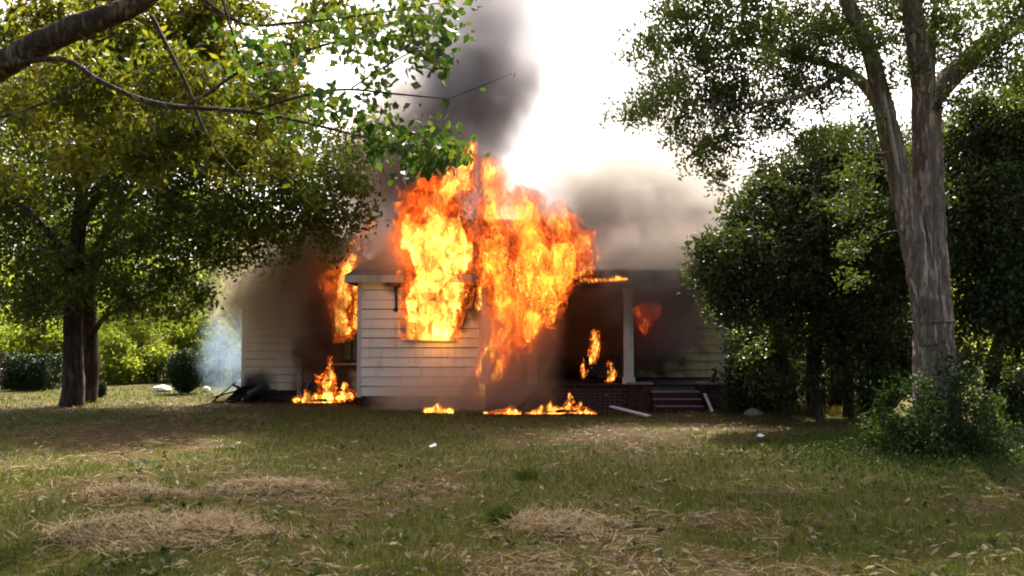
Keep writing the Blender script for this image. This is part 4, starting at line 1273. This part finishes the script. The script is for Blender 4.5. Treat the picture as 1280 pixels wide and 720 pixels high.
for i, (ppx, Y, h, r, lab) in enumerate(far):
    b0 = G(ppx, Y)
    rr_ = random.Random(i)
    balls = []
    for k in range(17):
        zz = rr_.uniform(0.13, 0.95)
        rad_here = r * (1 - abs(zz - 0.45) * 1.1)
        a = rr_.uniform(0, 2 * math.pi)
        q = rad_here * math.sqrt(rr_.random())
        balls.append((b0 + Vector((q * math.cos(a), q * math.sin(a), zz * h)), rr_.uniform(0.35, 0.62) * r * 0.55))
    lean = Vector((rr_.uniform(-.3, .3), 0, 0))
    big_tree('background_tree', lab, 'tree', 'trees beyond the lawn',
             [([b0, b0 + Vector((0, 0, h * .2)), b0 + lean * .6 + Vector((0, 0, h * .5)), b0 + lean + Vector((0, 0, h * .85))], [0.16, 0.13, 0.09, 0.02]),
              ([b0 + Vector((0, 0, h * .22)), b0 + Vector((r * .4, 0, h * .42)), b0 + Vector((r * .75, .2, h * .6))], [0.07, 0.05, 0.015]),
              ([b0 + Vector((0, 0, h * .27)), b0 + Vector((-r * .35, -.2, h * .45)), b0 + Vector((-r * .7, -.3, h * .6))], [0.07, 0.05, 0.015])],
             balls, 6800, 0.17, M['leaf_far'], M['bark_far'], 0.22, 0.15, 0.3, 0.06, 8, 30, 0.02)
shr = [(135, 28.5, 1.9, 1.1, 'bright yellow green shrub just right of the two stems'), (170, 30.5, 2.3, 1.3, 'bright shrub round the foot of the pale trunk'), (205, 29.5, 1.5, 1.0, 'low bright shrub behind the larger white rock'),
       (250, 31, 2.6, 1.4, 'tall bright shrub rising behind the round bush'), (285, 29, 2.0, 1.1, 'bright shrub veiled by the blue white smoke'), (72, 29.5, 1.7, 0.9, 'bright shrub at the end of the boxy hedge'),
       (30, 30, 2.2, 1.3, 'bright shrub rising behind the boxy hedge'), (-15, 29, 1.9, 1.2, 'bright shrub behind the red bench'), (1025, 27, 1.7, 1.2, 'sunlit shrub glimpsed between the evergreen stems'), (1255, 26, 1.6, 1.2, 'sunlit shrub glimpsed right of the bent black trunk'), (935, 27, 1.8, 1.1, 'sunlit shrub glimpsed past the end of the house')]
for i, (ppx, Y, h, r, lab) in enumerate(shr):
    b0 = G(ppx, Y)
    rr_ = random.Random(100 + i)
    balls = [(b0 + Vector((rr_.uniform(-.7, .7) * r, rr_.uniform(-.4, .4) * r, rr_.uniform(.12, .85) * h)), rr_.uniform(.25, .45) * r) for k in range(10)]
    pts_, tips = foliage(balls, 3400, 0.16, 0.1, 0.9, 30)
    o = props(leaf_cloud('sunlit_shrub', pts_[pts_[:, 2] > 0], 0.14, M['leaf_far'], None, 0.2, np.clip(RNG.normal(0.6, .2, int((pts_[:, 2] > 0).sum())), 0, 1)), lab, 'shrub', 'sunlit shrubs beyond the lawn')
    m = MB(); twigs(m, tips, [b0 + Vector((k * .1, 0, 0.03)) for k in (-2, -1, 0, 1, 2)], 0.02, 0.25, 0.15, 3, 3); props(m.build('stems', M['bark_far'], o), kind='stuff')
# tall tree far behind the smoke
b0 = G(782, 46)
balls = clusters_world([(770, 190, 34), (800, 160, 40), (785, 120, 34), (815, 195, 34), (760, 150, 26), (825, 130, 26), (745, 185, 16), (790, 240, 40), (820, 260, 40)], 46, 1.5, 3)
big_tree('tall_tree', 'tall tree far behind the house, pale through the smoke', 'tree', None,
         [([b0, b0 + Vector((0, 0, 5)), b0 + Vector((.3, 0, 11)), b0 + Vector((.2, 0, 13.5))], [0.3, 0.24, 0.15, 0.04])],
         balls, 11000, 0.22, M['leaf_far'], M['bark_far'], 0.3, 0.2, 0.3, 0.08, 8, 30, 0.03, 0.5, 0.2)
# woods closing the horizon all round
n = 46000
ang = RNG.uniform(0, 2 * np.pi, n)
dist = RNG.uniform(62, 92, n)
top = 5.0 + 4.5 * n2(np.cos(ang) * 9 + 30, np.sin(ang) * 9 + 30, 1.0, 61, 3)
zz = top * RNG.random(n) ** 0.7
C = np.stack([np.sin(ang) * dist, np.cos(ang) * dist, zz], 1)
o = leaf_cloud('woods', C, 0.95, M['leaf_far'], None, 0.2, None, 0.6)
props(o, 'distant line of green woods closing the view', 'woods', None, 'stuff')

# --- small things on the far lawn
bench = empty('garden_bench', P(2, 478, 25.8), 'red garden bench with a white leg by the boxy hedge', 'bench')
bx0, bx1, by = P(-28, 460, 25.8).x, P(8, 460, 25.8).x, 25.8
for k in range(3):
    m = MB(); m.box(bx0, bx1, by - 0.22 + k * 0.15, by - 0.10 + k * 0.15, 0.40, 0.43); m.build('seat_slat', M['red_paint'], bench)
for k in range(3):
    m = MB(); m.box(bx0, bx1, by + 0.24, by + 0.265, 0.50 + k * 0.13, 0.60 + k * 0.13); m.build('back_slat', M['red_paint'], bench)
for xx in (bx0 + 0.03, bx1 - 0.09):
    m = MB(); m.bar((xx + .03, by - 0.24, -0.02), (xx + .03, by - 0.20, 0.60), 0.05, 0.05); m.bar((xx + .03, by + 0.28, -0.02), (xx + .03, by + 0.27, 0.88), 0.05, 0.05); m.bar((xx + .03, by - 0.22, 0.58), (xx + .03, by + 0.27, 0.60), 0.05, 0.04)
    m.build('end_frame', M['white_stone'], bench)


def rock(name, loc, rx, ry, rz, mat, lab, cat, group=None, seed=1):
    bm = bmesh.new()
    bmesh.ops.create_icosphere(bm, subdivisions=2, radius=1)
    p = np.array([v.co[:] for v in bm.verts])
    k = 0.72 + 0.56 * fbm(p * 1.5 + 20 + seed * 7, seed, 3)
    for v, f in zip(bm.verts, k):
        v.co = (v.co.x * f * rx, v.co.y * f * ry, max(v.co.z * f, -0.35) * rz)
    me = bpy.data.meshes.new(name)
    bm.to_mesh(me)
    bm.free()
    me.materials.append(mat)
    o = link(name, me)
    o.location = loc
    return props(o, lab, cat, group)


rock('white_rock', (P(203, 482, 24.6).x, 24.6, 0.06), 0.27, 0.18, 0.13, M['white_stone'], 'bright white rock on the far lawn left of the round bush', 'rock', None, 2)
rock('white_rock', (P(258, 482, 24.4).x, 24.4, 0.05), 0.12, 0.1, 0.13, M['white_stone'], 'small white rock just right of the round bush', 'rock', None, 5)
rock('stone_block', (P(942, 514, 17.0).x, 17.0, 0.05), 0.19, 0.14, 0.12, M['stone'], 'grey stone on the grass right of the brick pier', 'stone', None, 8)

db = empty('debris_pile', (-6.55, 21.1, 0), 'black crumpled heap of charred sheets at the house corner', 'debris')
rnd = random.Random(5)
for k, (x0, y0, l, wd_, h_, az, tilt) in enumerate(((-6.9, 21.2, .5, .5, .03, .3, .9), (-6.55, 21.3, .55, .5, .03, -.5, .75), (-6.3, 21.1, .6, .4, .03, .9, -.7), (-6.75, 20.9, .6, .5, .03, .1, .35), (-6.35, 20.9, .5, .5, .03, 1.6, .3), (-6.0, 21.1, .7, .35, .05, .2, .2), (-6.1, 20.95, .4, .3, .1, .6, .5))):
    c, s = math.cos(az), math.sin(az)
    q = []
    for a, b2 in ((-1, -1), (1, -1), (1, 1), (-1, 1)):
        lx, ly = a * l / 2 * rnd.uniform(.8, 1.1), b2 * wd_ / 2 * rnd.uniform(.7, 1.1)
        q.append(Vector((x0 + lx * c - ly * s, y0 + lx * s + ly * c, 0.17 + lx * math.sin(tilt) + rnd.uniform(-.04, .05))))
    m = MB(); m.hexa([*q, *[v + Vector((0, 0, h_)) for v in q]]); m.build('charred_sheet', M['char'], db)
lab = ['charred beam lying along the wall near the black heap', 'second charred beam lying closer to the ground flames', 'short charred beam leaning under the meter box']
for k, (a, b2) in enumerate((((-6.0, 21.15, .10), (-4.9, 20.95, .06)), ((-5.3, 20.8, .05), (-4.0, 20.9, .12)), ((-5.0, 21.2, .04), (-4.75, 21.38, .5)))):
    m = MB(); m.bar(a, b2, 0.12, 0.09); props(m.build('charred_beam', M['char']), lab[k], 'beam', 'charred beams along the wall')
bl = ['charred board lying in the grass fire at the foot of the porch', 'charred board crossing under the grass fire below the porch post', 'charred board in the ground fire below the side window', 'broken charred board at the edge of the ground fire near the wing corner', 'charred strip fallen below the wing wall', 'charred rafter end leaning on the brick apron behind the grass fire']
for k, (a, b2, w1) in enumerate((((0.55, 17.75, .03), (1.6, 17.85, .06), .13), ((0.9, 17.6, .05), (1.5, 18.3, .09), .10), ((-4.6, 20.55, .05), (-3.75, 20.75, .05), .14), ((-4.9, 20.7, .04), (-4.3, 20.4, .08), .09), ((-1.9, 18.7, .03), (-1.2, 18.9, .05), .08), ((0.1, 18.0, .02), (0.55, 18.36, .48), .09))):
    m = MB(); m.bar(a, b2, w1, 0.05); props(m.build('charred_board', M['char']), bl[k], 'board', 'charred boards in the ground fires')
for x, y, rz_, lab in ((-1.07, 12.0, .3, 'white paper scrap lying alone on the middle of the lawn'), (3.7, 13.2, .8, 'tiny white paper scrap on the lawn nearer the shrub')):
    m = MB(); c, s = math.cos(rz_), math.sin(rz_)
    q = [Vector((x + (a * c - b2 * s) * .045, y + (a * s + b2 * c) * .035, 0.05 + e)) for a, b2, e in ((-1, -1, 0), (1, -1, .02), (1, 1, .05), (-1, 1, .01))]
    m.hexa([*q, *[v + Vector((0, 0, .004)) for v in q]]); props(m.build('paper_scrap', M['white_stone']), lab, 'paper')

# ------------------------------------------------------------------ fire
def surface_nets(Fd, org, h):
    """Quads round the region where the sampled field Fd is positive."""
    ins = Fd > 0
    nx, ny, nz = Fd.shape
    cnt = np.zeros((nx - 1, ny - 1, nz - 1), np.int8)
    for dx in (0, 1):
        for dy in (0, 1):
            for dz in (0, 1):
                cnt += ins[dx:nx - 1 + dx, dy:ny - 1 + dy, dz:nz - 1 + dz]
    act = (cnt > 0) & (cnt < 8)
    ci = np.argwhere(act)
    idx = np.full(act.shape, -1, np.int64)
    idx[act] = np.arange(len(ci))
    acc, num = np.zeros((len(ci), 3)), np.zeros(len(ci))
    corners = [(dx, dy, dz) for dx in (0, 1) for dy in (0, 1) for dz in (0, 1)]
    for a in corners:
        for ax in range(3):
            if a[ax]: continue
            b_ = list(a)
            b_[ax] = 1
            fa = Fd[ci[:, 0] + a[0], ci[:, 1] + a[1], ci[:, 2] + a[2]]
            fb = Fd[ci[:, 0] + b_[0], ci[:, 1] + b_[1], ci[:, 2] + b_[2]]
            cr = (fa > 0) != (fb > 0)
            t = np.where(cr, fa / np.where(cr, fa - fb, 1), 0)
            p = ci + np.array(a, float)
            p[:, ax] += t
            acc += np.where(cr[:, None], p, 0)
            num += cr
    V = acc / np.maximum(num, 1)[:, None] * h + org
    faces = []
    for ax in range(3):
        o1, o2 = [k for k in range(3) if k != ax]
        sl_a = [slice(1, -1)] * 3
        sl_b = [slice(1, -1)] * 3
        sl_a[ax], sl_b[ax] = slice(0, -1), slice(1, None)
        A, B = ins[tuple(sl_a)], ins[tuple(sl_b)]
        e = np.argwhere(A != B)
        flip = A[tuple(e.T)]
        e = e + 1
        e[:, ax] -= 1
        q = []
        for da, db in ((-1, -1), (0, -1), (0, 0), (-1, 0)):
            c = e.copy()
            c[:, o1] += da
            c[:, o2] += db
            q.append(idx[c[:, 0], c[:, 1], c[:, 2]])
        q = np.stack(q, 1)
        rev = flip if ax != 1 else ~flip
        q[~rev] = q[~rev][:, ::-1]
        faces.append(q)
    Fq = np.concatenate(faces)
    return V, Fq[(Fq >= 0).all(1)]


def flame_mat(name, col, dens, edge_col, edge, absorb, scale=(5, 5, 2.2)):
    b = NB(name)
    o = b.obj()
    warp = b.vmath('MULTIPLY', b.vmath('SUBTRACT', b.noise(o, 2.8, 3, 0.6, 0, True), (0.5, 0.5, 0.5)), (0.5, 0.5, 0.5))
    q = b.scale(b.vmath('ADD', o, warp), *scale)
    f = b.noise(q, 1.0, 4, 0.66, 0.6)
    g = b.ss(f, 0.40, 0.66, 0.0, 1.0)
    em = b.n('ShaderNodeEmission')
    b.put(em.inputs['Color'], col)
    b.put(em.inputs['Strength'], b.math('MULTIPLY', b.math('MULTIPLY', b.math('POWER', g, 1.6), b.ss(b.noise(b.vmath('ADD', o, warp), 1.6, 2, 0.5), 0.36, 0.64, 0.25, 1.5)), dens))
    ab = b.n('ShaderNodeVolumeAbsorption')
    ab.inputs['Color'].default_value = (0.25, 0.12, 0.05, 1)
    b.put(ab.inputs['Density'], absorb)
    b.vol(b.adds(em.outputs[0], ab.outputs[0]))
    # thin sheets of burning gas seen on the flame's skin
    tr = b.n('ShaderNodeBsdfTransparent')
    es = b.n('ShaderNodeEmission')
    f2 = b.noise(b.scale(q, 2.2, 2.2, 1.5), 1.0, 4, 0.65, 0.8)
    b.put(es.inputs['Color'], edge_col)
    b.put(es.inputs['Strength'], 3.2)
    b.surf(b.mixs(b.ss(f2, 0.52, 0.72, 0.0, edge), tr.outputs[0], es.outputs[0]))
    b.m.cycles.volume_step_rate = 0.22
    return b.m


M['flame_outer'] = flame_mat('flame_outer', (1.0, 0.085, 0.006), 2.4, (1.0, 0.17, 0.012), 0.26, 2.0, (8, 8, 3.2))
M['flame_red'] = flame_mat('flame_red', (1.0, 0.05, 0.006), 4.0, (1.0, 0.08, 0.008), 0.4, 1.0, (9, 9, 4))
M['flame_haze'] = flame_mat('flame_haze', (1.0, 0.09, 0.008), 1.5, (1.0, 0.17, 0.012), 0.22, 0.7, (8, 8, 2.2))
M['flame_streak'] = flame_mat('flame_streak', (1.0, 0.34, 0.03), 9.0, (1.0, 0.45, 0.06), 0.34, 0.2, (11, 11, 2.6))
M['flame_veil'] = flame_mat('flame_veil', (1.0, 0.13, 0.02), 0.75, (1.0, 0.16, 0.02), 0.08, 1.6, (2.5, 2.5, 1.2))
M['flame_core'] = flame_mat('flame_core', (1.0, 0.50, 0.075), 19.0, (1.0, 0.55, 0.09), 0.32, 0.3, (8, 8, 3.0))


def flame(label, strands, h, seed, ns=2.6, amp=1.0, thr=0.30, core=0.30, glow=0.0, cool=0.10, zmin=0.0, stretch=0.45, depth=0.6, group='separate fires of the burning house', rise=0.0, mats=('flame_outer', 'flame_core')):
    """strands: polylines of (px, py, Y, radius m). The body is the strands' union torn by rising noise; the hotter core is a part."""
    segs = []
    for st in strands:
        pts = [(np.array(P(*q[:3])), q[3]) for q in st]
        if len(pts) == 1:
            pts = pts * 2
        segs += [(*pts[i], *pts[i + 1]) for i in range(len(pts) - 1)]
    lo = np.min([np.minimum(a - ra * 1.7, b_ - rb * 1.7) for a, ra, b_, rb in segs], 0)
    hi = np.max([np.maximum(a + ra * 1.7, b_ + rb * 1.7) for a, ra, b_, rb in segs], 0) + np.array([0, 0, rise])
    lo[2] = max(lo[2], zmin)
    dims = np.maximum(((hi - lo) / h).astype(int) + 3, 5)
    g = np.stack(np.meshgrid(*[lo[i] + h * (np.arange(dims[i]) - 1) for i in range(3)], indexing='ij'), -1).reshape(-1, 3)
    wv = np.stack([fbm(g * 1.7 + 3, seed + 1, 2), fbm(g * 1.7 + 31, seed + 2, 2), fbm(g * 1.7 + 57, seed + 3, 2)], 1) - 0.5
    gw = g + wv * 0.34
    f = np.full(len(g), -9.0)
    for a, ra, b_, rb in segs:
        d = b_ - a
        L2 = max(float(d @ d), 1e-9)
        t = np.clip(((gw - a) @ d) / L2, 0, 1)
        e = gw - (a + t[:, None] * d)
        e[:, 1] /= depth
        r = ra + (rb - ra) * t
        f = np.maximum(f, 1 - np.linalg.norm(e, axis=1) / r)
    q = gw * np.array([1, 1, stretch]) * ns
    nz = fbm(q + seed * 3.7, seed + 5, 4, 0.55) - 0.5
    fine = fbm(q * 3.4 + seed, seed + 9, 3, 0.65) - 0.5
    F0 = f + amp * (1.5 * nz + 0.7 * fine) - thr
    F0 = np.maximum(F0, -2).reshape(dims)
    out = None
    org = lo - h
    base = (float((lo[0] + hi[0]) / 2), float((lo[1] + hi[1]) / 2), float(lo[2]))
    for nm, th, mat in (('flame', 0.0, M[mats[0]]), ('flame_core', core, M[mats[1]])) + ((('flame_veil', -glow, M['flame_veil']),) if glow else ()):
        Fd = F0 - th
        if nm == 'flame_core':
            Fd = Fd + (amp * 0.5 * (fbm(q * 1.9 + 77, seed + 21, 3) - 0.5) - cool * (g[:, 2] - lo[2])).reshape(dims)
        Fd[0], Fd[-1], Fd[:, 0], Fd[:, -1], Fd[:, :, 0], Fd[:, :, -1] = -1, -1, -1, -1, -1, -1
        V, Fq = surface_nets(Fd, org, h)
        if len(Fq) < 12: continue
        me = np_mesh(nm, V - np.array(base), Fq, mat, None, True)
        if out is None:
            out = props(link(nm, me), label, 'fire', group)
            out.location = base
        else:
            c = link(nm, me)
            c.parent = out
    return out


W = 19.65
flame('tallest fire roaring out of the front window and over the wing roof',
      [[(537, 418, W, .50), (535, 385, W - .1, .50), (540, 335, W - .25, .62), (545, 290, W, .70), (540, 258, 20.1, .60), (568, 235, 20.4, .40), (584, 205, 20.6, .22), (590, 180, 20.8, .08)], [(520, 412, W + .02, .26), (517, 395, W, .22)], [(556, 412, W + .02, .26), (560, 390, W, .24)],
       [(520, 300, W - .1, .46), (512, 275, 19.9, .36), (505, 258, 20.0, .22)],
       [(560, 395, W, .26), (575, 360, W - .1, .34), (578, 320, W, .34), (570, 280, 20, .34)],
       [(556, 240, 20.3, .3), (580, 205, 20.5, .24)]], 0.034, 3, 2.5, 1.0, 0.08, 0.10, glow=0.36, cool=0.12, zmin=1.47)
flame('wide ragged fire pouring over the porch roof next to the wing',
      [[(648, 420, 17.95, .24), (655, 365, 17.95, .44), (665, 320, 18.1, .54), (660, 280, 19, .46), (640, 250, 19.6, .36), (615, 215, 20.2, .26)],
       [(688, 395, 17.95, .18), (692, 355, 17.95, .34), (705, 322, 18.05, .44), (722, 305, 18.4, .34), (744, 296, 18.7, .14)],
       [(628, 430, 18.0, .20), (630, 380, 17.95, .30), (624, 330, 18.1, .36), (618, 280, 19.2, .34), (614, 240, 20, .24), (604, 205, 20.3, .10)],
       [(645, 265, 19.2, .36), (680, 275, 19, .34), (700, 285, 18.8, .3)],
       [(668, 415, 17.95, .16), (678, 370, 17.95, .28), (690, 330, 18.05, .32)], [(618, 470, 18.1, .10), (636, 440, 18.05, .20), (642, 410, 18.0, .26)], [(600, 470, 18.6, .10), (612, 430, 18.5, .2), (612, 390, 18.5, .2)],
       [(715, 345, 18.1, .16), (735, 335, 18.1, .12)]], 0.036, 7, 2.9, 1.45, 0.14, 0.34, stretch=0.26, glow=0.5, cool=0.02, mats=('flame_haze', 'flame_streak'))
flame('fire filling the upper sash of the recessed side window',
      [[(432, 410, 21.3, .26), (430, 380, 21.25, .36), (426, 350, 21.2, .36), (442, 320, 21.0, .2), (462, 280, 20.9, .13)],
       [(446, 405, 21.4, .16), (444, 360, 21.35, .22)],
       [(428, 352, 21.2, .2), (440, 300, 21.0, .12)]], 0.032, 11, 3.2, 0.85, 0.08, 0.34, glow=0.25)
flame('ground fire climbing the wall below the recessed side window',
      [[(370, 497, 20.6, .16), (400, 494, 20.6, .22), (440, 492, 20.7, .18)], [(408, 490, 20.7, .28), (411, 470, 20.8, .22), (410, 448, 20.9, .10)], [(425, 492, 20.6, .20), (430, 478, 20.7, .10)], [(388, 494, 20.6, .16), (386, 484, 20.6, .07)]], 0.028, 15, 4.2, 1.1, 0.25, 0.3)
flame('flames burning in the grass along the foot of the porch',
      [[(650, 522, 17.7, .10), (690, 520, 17.7, .17), (728, 518, 17.7, .17)], [(712, 515, 17.75, .20), (713, 500, 17.8, .09), (712, 490, 17.8, .04)], [(684, 517, 17.75, .16), (686, 503, 17.8, .07)], [(740, 518, 17.75, .15), (760, 520, 17.75, .11)], [(670, 518, 17.75, .12), (672, 508, 17.8, .06)], [(728, 516, 17.75, .14), (730, 504, 17.8, .05)]], 0.026, 19, 4.6, 1.15, 0.2, 0.26)
flame('low flame in the grass at the corner where wing and porch meet', [[(598, 523, 17.6, .16), (625, 524, 17.6, .17), (650, 524, 17.6, .13)], [(608, 520, 17.7, .12), (609, 512, 17.7, .05)]], 0.026, 23, 5, 1.1, 0.15, 0.3)
flame('small flame in the grass below the wing wall', [[(536, 519, 17.9, .15), (553, 519, 17.9, .15)], [(546, 515, 17.9, .13), (547, 506, 17.9, .05)]], 0.022, 27, 5, 1.0, 0.0, 0.25)
flame('fire at the foot of the wall between wing and porch', [[(606, 490, 18.9, .16), (618, 496, 18.9, .14)], [(610, 482, 18.9, .15), (604, 470, 18.9, .07)]], 0.026, 31, 4.5, 1.1, 0.2, 0.34)
flame('fire leaping from the charred armchair on the porch', [[(734, 462, 19.0, .16), (739, 440, 19.1, .22), (742, 420, 19.1, .12)], [(728, 470, 19.0, .10), (730, 455, 19, .08)]], 0.026, 35, 4.2, 1.0, 0.22, 0.32)
flame('small flame burning right beside the charred armchair', [[(758, 470, 18.95, .09), (763, 462, 18.95, .11), (766, 455, 19, .07)]], 0.022, 39, 5.5, 1.1, 0.15, 0.36)
flame('red flame hanging in the porch smoke right of the white post', [[(806, 412, 19.2, .06), (808, 398, 19.2, .16), (812, 386, 19.2, .22)], [(820, 386, 19.2, .15), (800, 388, 19.2, .12)]], 0.026, 43, 4.0, 0.9, 0.2, 0.9, mats=('flame_red', 'flame_streak'))
flame('thin flame running along the porch eave', [[(725, 349, 18.15, .09), (752, 349, 18.15, .07), (780, 349, 18.15, .07)], [(772, 348, 18.15, .10), (784, 349, 18.15, .05)]], 0.024, 47, 4.5, 1.0, 0.15, 0.34)
flame('flame licking the burnt corner of the wing', [[(598, 385, 19.55, .07), (600, 362, 19.5, .11), (603, 345, 19.5, .13), (600, 330, 19.6, .1)]], 0.024, 51, 4.5, 1.0, 0.2, 0.4)

# ------------------------------------------------------------------ smoke
def smoke(label, centre, radii, dens, colour, aniso=0.35, ns=0.9, soft=0.9, torn=1.5, warp=0.35, seed=0.0, tilt=0.0, name='smoke', step=1.5):
    """A billow: an ellipsoid hull with a soft, torn density inside."""
    b = NB('smoke_billow')
    o = b.vmath('ADD', b.obj(), (seed * 7.3, seed * 3.1, seed * 5.7))
    wv = b.vmath('MULTIPLY', b.vmath('SUBTRACT', b.noise(o, ns * 0.8, 3, 0.55, 0, True), (0.5, 0.5, 0.5)), (warp * 2,) * 3)
    q = b.vmath('ADD', b.obj(), b.vmath('MULTIPLY', wv, radii))
    r = b.vmath('LENGTH', b.vmath('DIVIDE', q, tuple(x * 0.94 for x in radii)), out=1)
    rim = b.vmath('LENGTH', b.vmath('DIVIDE', b.obj(), radii), out=1)
    big = b.noise(b.vmath('ADD', o, wv), ns * 1.5, 5, 0.6, 0.3)
    f = b.math('ADD', b.math('MULTIPLY', b.math('SUBTRACT', 1.0, r), 1.15), b.math('MULTIPLY', b.math('SUBTRACT', big, 0.5), torn))
    dn = b.math('MULTIPLY', b.math('POWER', b.ss(f, 0.0, soft, 0, 1, 'LINEAR'), 1.5), b.ss(rim, 0.99, 0.6))
    pv = b.n('ShaderNodeVolumePrincipled')
    b.put(pv.inputs['Color'], colour)
    pv.inputs['Anisotropy'].default_value = aniso
    b.put(pv.inputs['Density'], b.math('MULTIPLY', dn, dens))
    b.vol(pv.outputs[0])
    b.m.cycles.volume_step_rate = step
    bm = bmesh.new()
    bmesh.ops.create_icosphere(bm, subdivisions=4, radius=1)
    for v in bm.verts:
        v.co = (v.co.x * radii[0] * 1.02, v.co.y * radii[1] * 1.02, v.co.z * radii[2] * 1.02)
    me = bpy.data.meshes.new(name)
    bm.to_mesh(me)
    bm.free()
    me.materials.append(b.m)
    ob = link(name, me)
    ob.location = centre
    ob.rotation_euler = (0, R(tilt), 0)
    return props(ob, label, None, 'smoke of the house fire', 'stuff')


smoke('dark brown smoke boiling up behind the wing roof', P(500, 225, 22.6), (3.0, 1.8, 3.6), 3.4, (0.64, 0.53, 0.45), 0.25, 0.7, seed=1)
smoke('dark brown smoke between the two tallest fires', P(604, 265, 20.7), (0.8, 0.5, 2.3), 5.0, (0.40, 0.26, 0.19), 0.2, 1.1, seed=15)
smoke('black knot of smoke just above the tallest flame', P(598, 130, 22.4), (2.3, 1.6, 2.3), 2.5, (0.50, 0.45, 0.42), 0.25, 0.9, seed=2, tilt=10)
smoke('grey smoke column rising out of the top of the scene', P(570, 50, 23.0), (3.9, 2.4, 5.6), 1.8, (0.80, 0.78, 0.79), 0.35, 0.55, seed=3, tilt=8)
smoke('unseen grey smoke added high above to shade the lawn', (1.2, 21.5, 15.2), (8.0, 7.4, 3.9), 0.62, (0.78, 0.70, 0.58), 0.35, 0.25, torn=0.8, seed=4)  # out-of-view layer added to dim and warm the sun on the lawn
smoke('thick brown grey smoke rolling low over the porch roof', P(800, 300, 21.3), (3.8, 1.8, 2.6), 2.4, (0.70, 0.63, 0.56), 0.3, 0.75, torn=2.2, warp=0.5, seed=5)
smoke('pale beige smoke drifting up above the porch roof', P(825, 265, 23.2), (6.2, 2.8, 4.2), 1.4, (0.82, 0.77, 0.71), 0.1, 0.45, torn=1.1, soft=0.9, seed=6)
smoke('thin white smoke in front of the far tall tree', P(800, 150, 31), (5.6, 2.4, 5.6), 0.9, (0.80, 0.81, 0.84), 0.3, 0.3, torn=1.0, seed=16)
smoke('faint lilac grey smoke trailing off the tall column', P(650, 60, 26), (4.6, 2.4, 6.0), 0.6, (0.70, 0.70, 0.74), 0.2, 0.5, torn=1.7, seed=18)
smoke('grey smoke hanging over the porch eave', P(825, 340, 18.4), (2.8, 0.9, 1.7), 2.6, (0.40, 0.34, 0.30), 0.1, 0.9, torn=2.0, seed=17)
smoke('tan smoke veiling the gable wall', P(348, 362, 20.7), (2.2, 0.66, 2.7), 2.8, (0.82, 0.70, 0.55), 0.3, 0.8, torn=1.2, seed=7)
smoke('dark smoke in the corner between gable wall and wing', P(402, 400, 20.9), (1.0, 0.5, 2.1), 4.0, (0.26, 0.17, 0.12), 0.2, 1.1, seed=8)
smoke('blue white smoke drifting along the ground past the house corner', P(284, 445, 23.2), (1.0, 0.9, 1.7), 0.42, (0.55, 0.74, 0.98), 0.4, 1.2, torn=2.0, seed=9)
smoke('thin smoke curling over the grass below the wing', P(560, 498, 18.5), (2.3, 0.7, 1.1), 3.0, (0.86, 0.77, 0.67), 0.3, 1.3, seed=10)
smoke('fire lit smoke between the wing and the white post', P(645, 440, 18.1), (1.3, 0.55, 2.4), 4.6, (0.95, 0.74, 0.56), 0.3, 1.1, torn=1.2, seed=11)
smoke('dark smoke filling the porch', P(750, 405, 19.75), (3.0, 1.2, 1.6), 2.6, (0.30, 0.19, 0.15), 0.2, 1.0, torn=1.0, seed=12)
smoke('grey smoke hanging at the far end of the porch', P(815, 395, 19.0), (1.4, 0.8, 1.5), 2.0, (0.50, 0.42, 0.42), 0.3, 1.1, torn=1.2, seed=13)
smoke('grey smoke spilling across the wing roof', P(475, 318, 19.6), (1.4, 0.7, 1.0), 2.8, (0.84, 0.75, 0.65), 0.3, 1.2, seed=14)
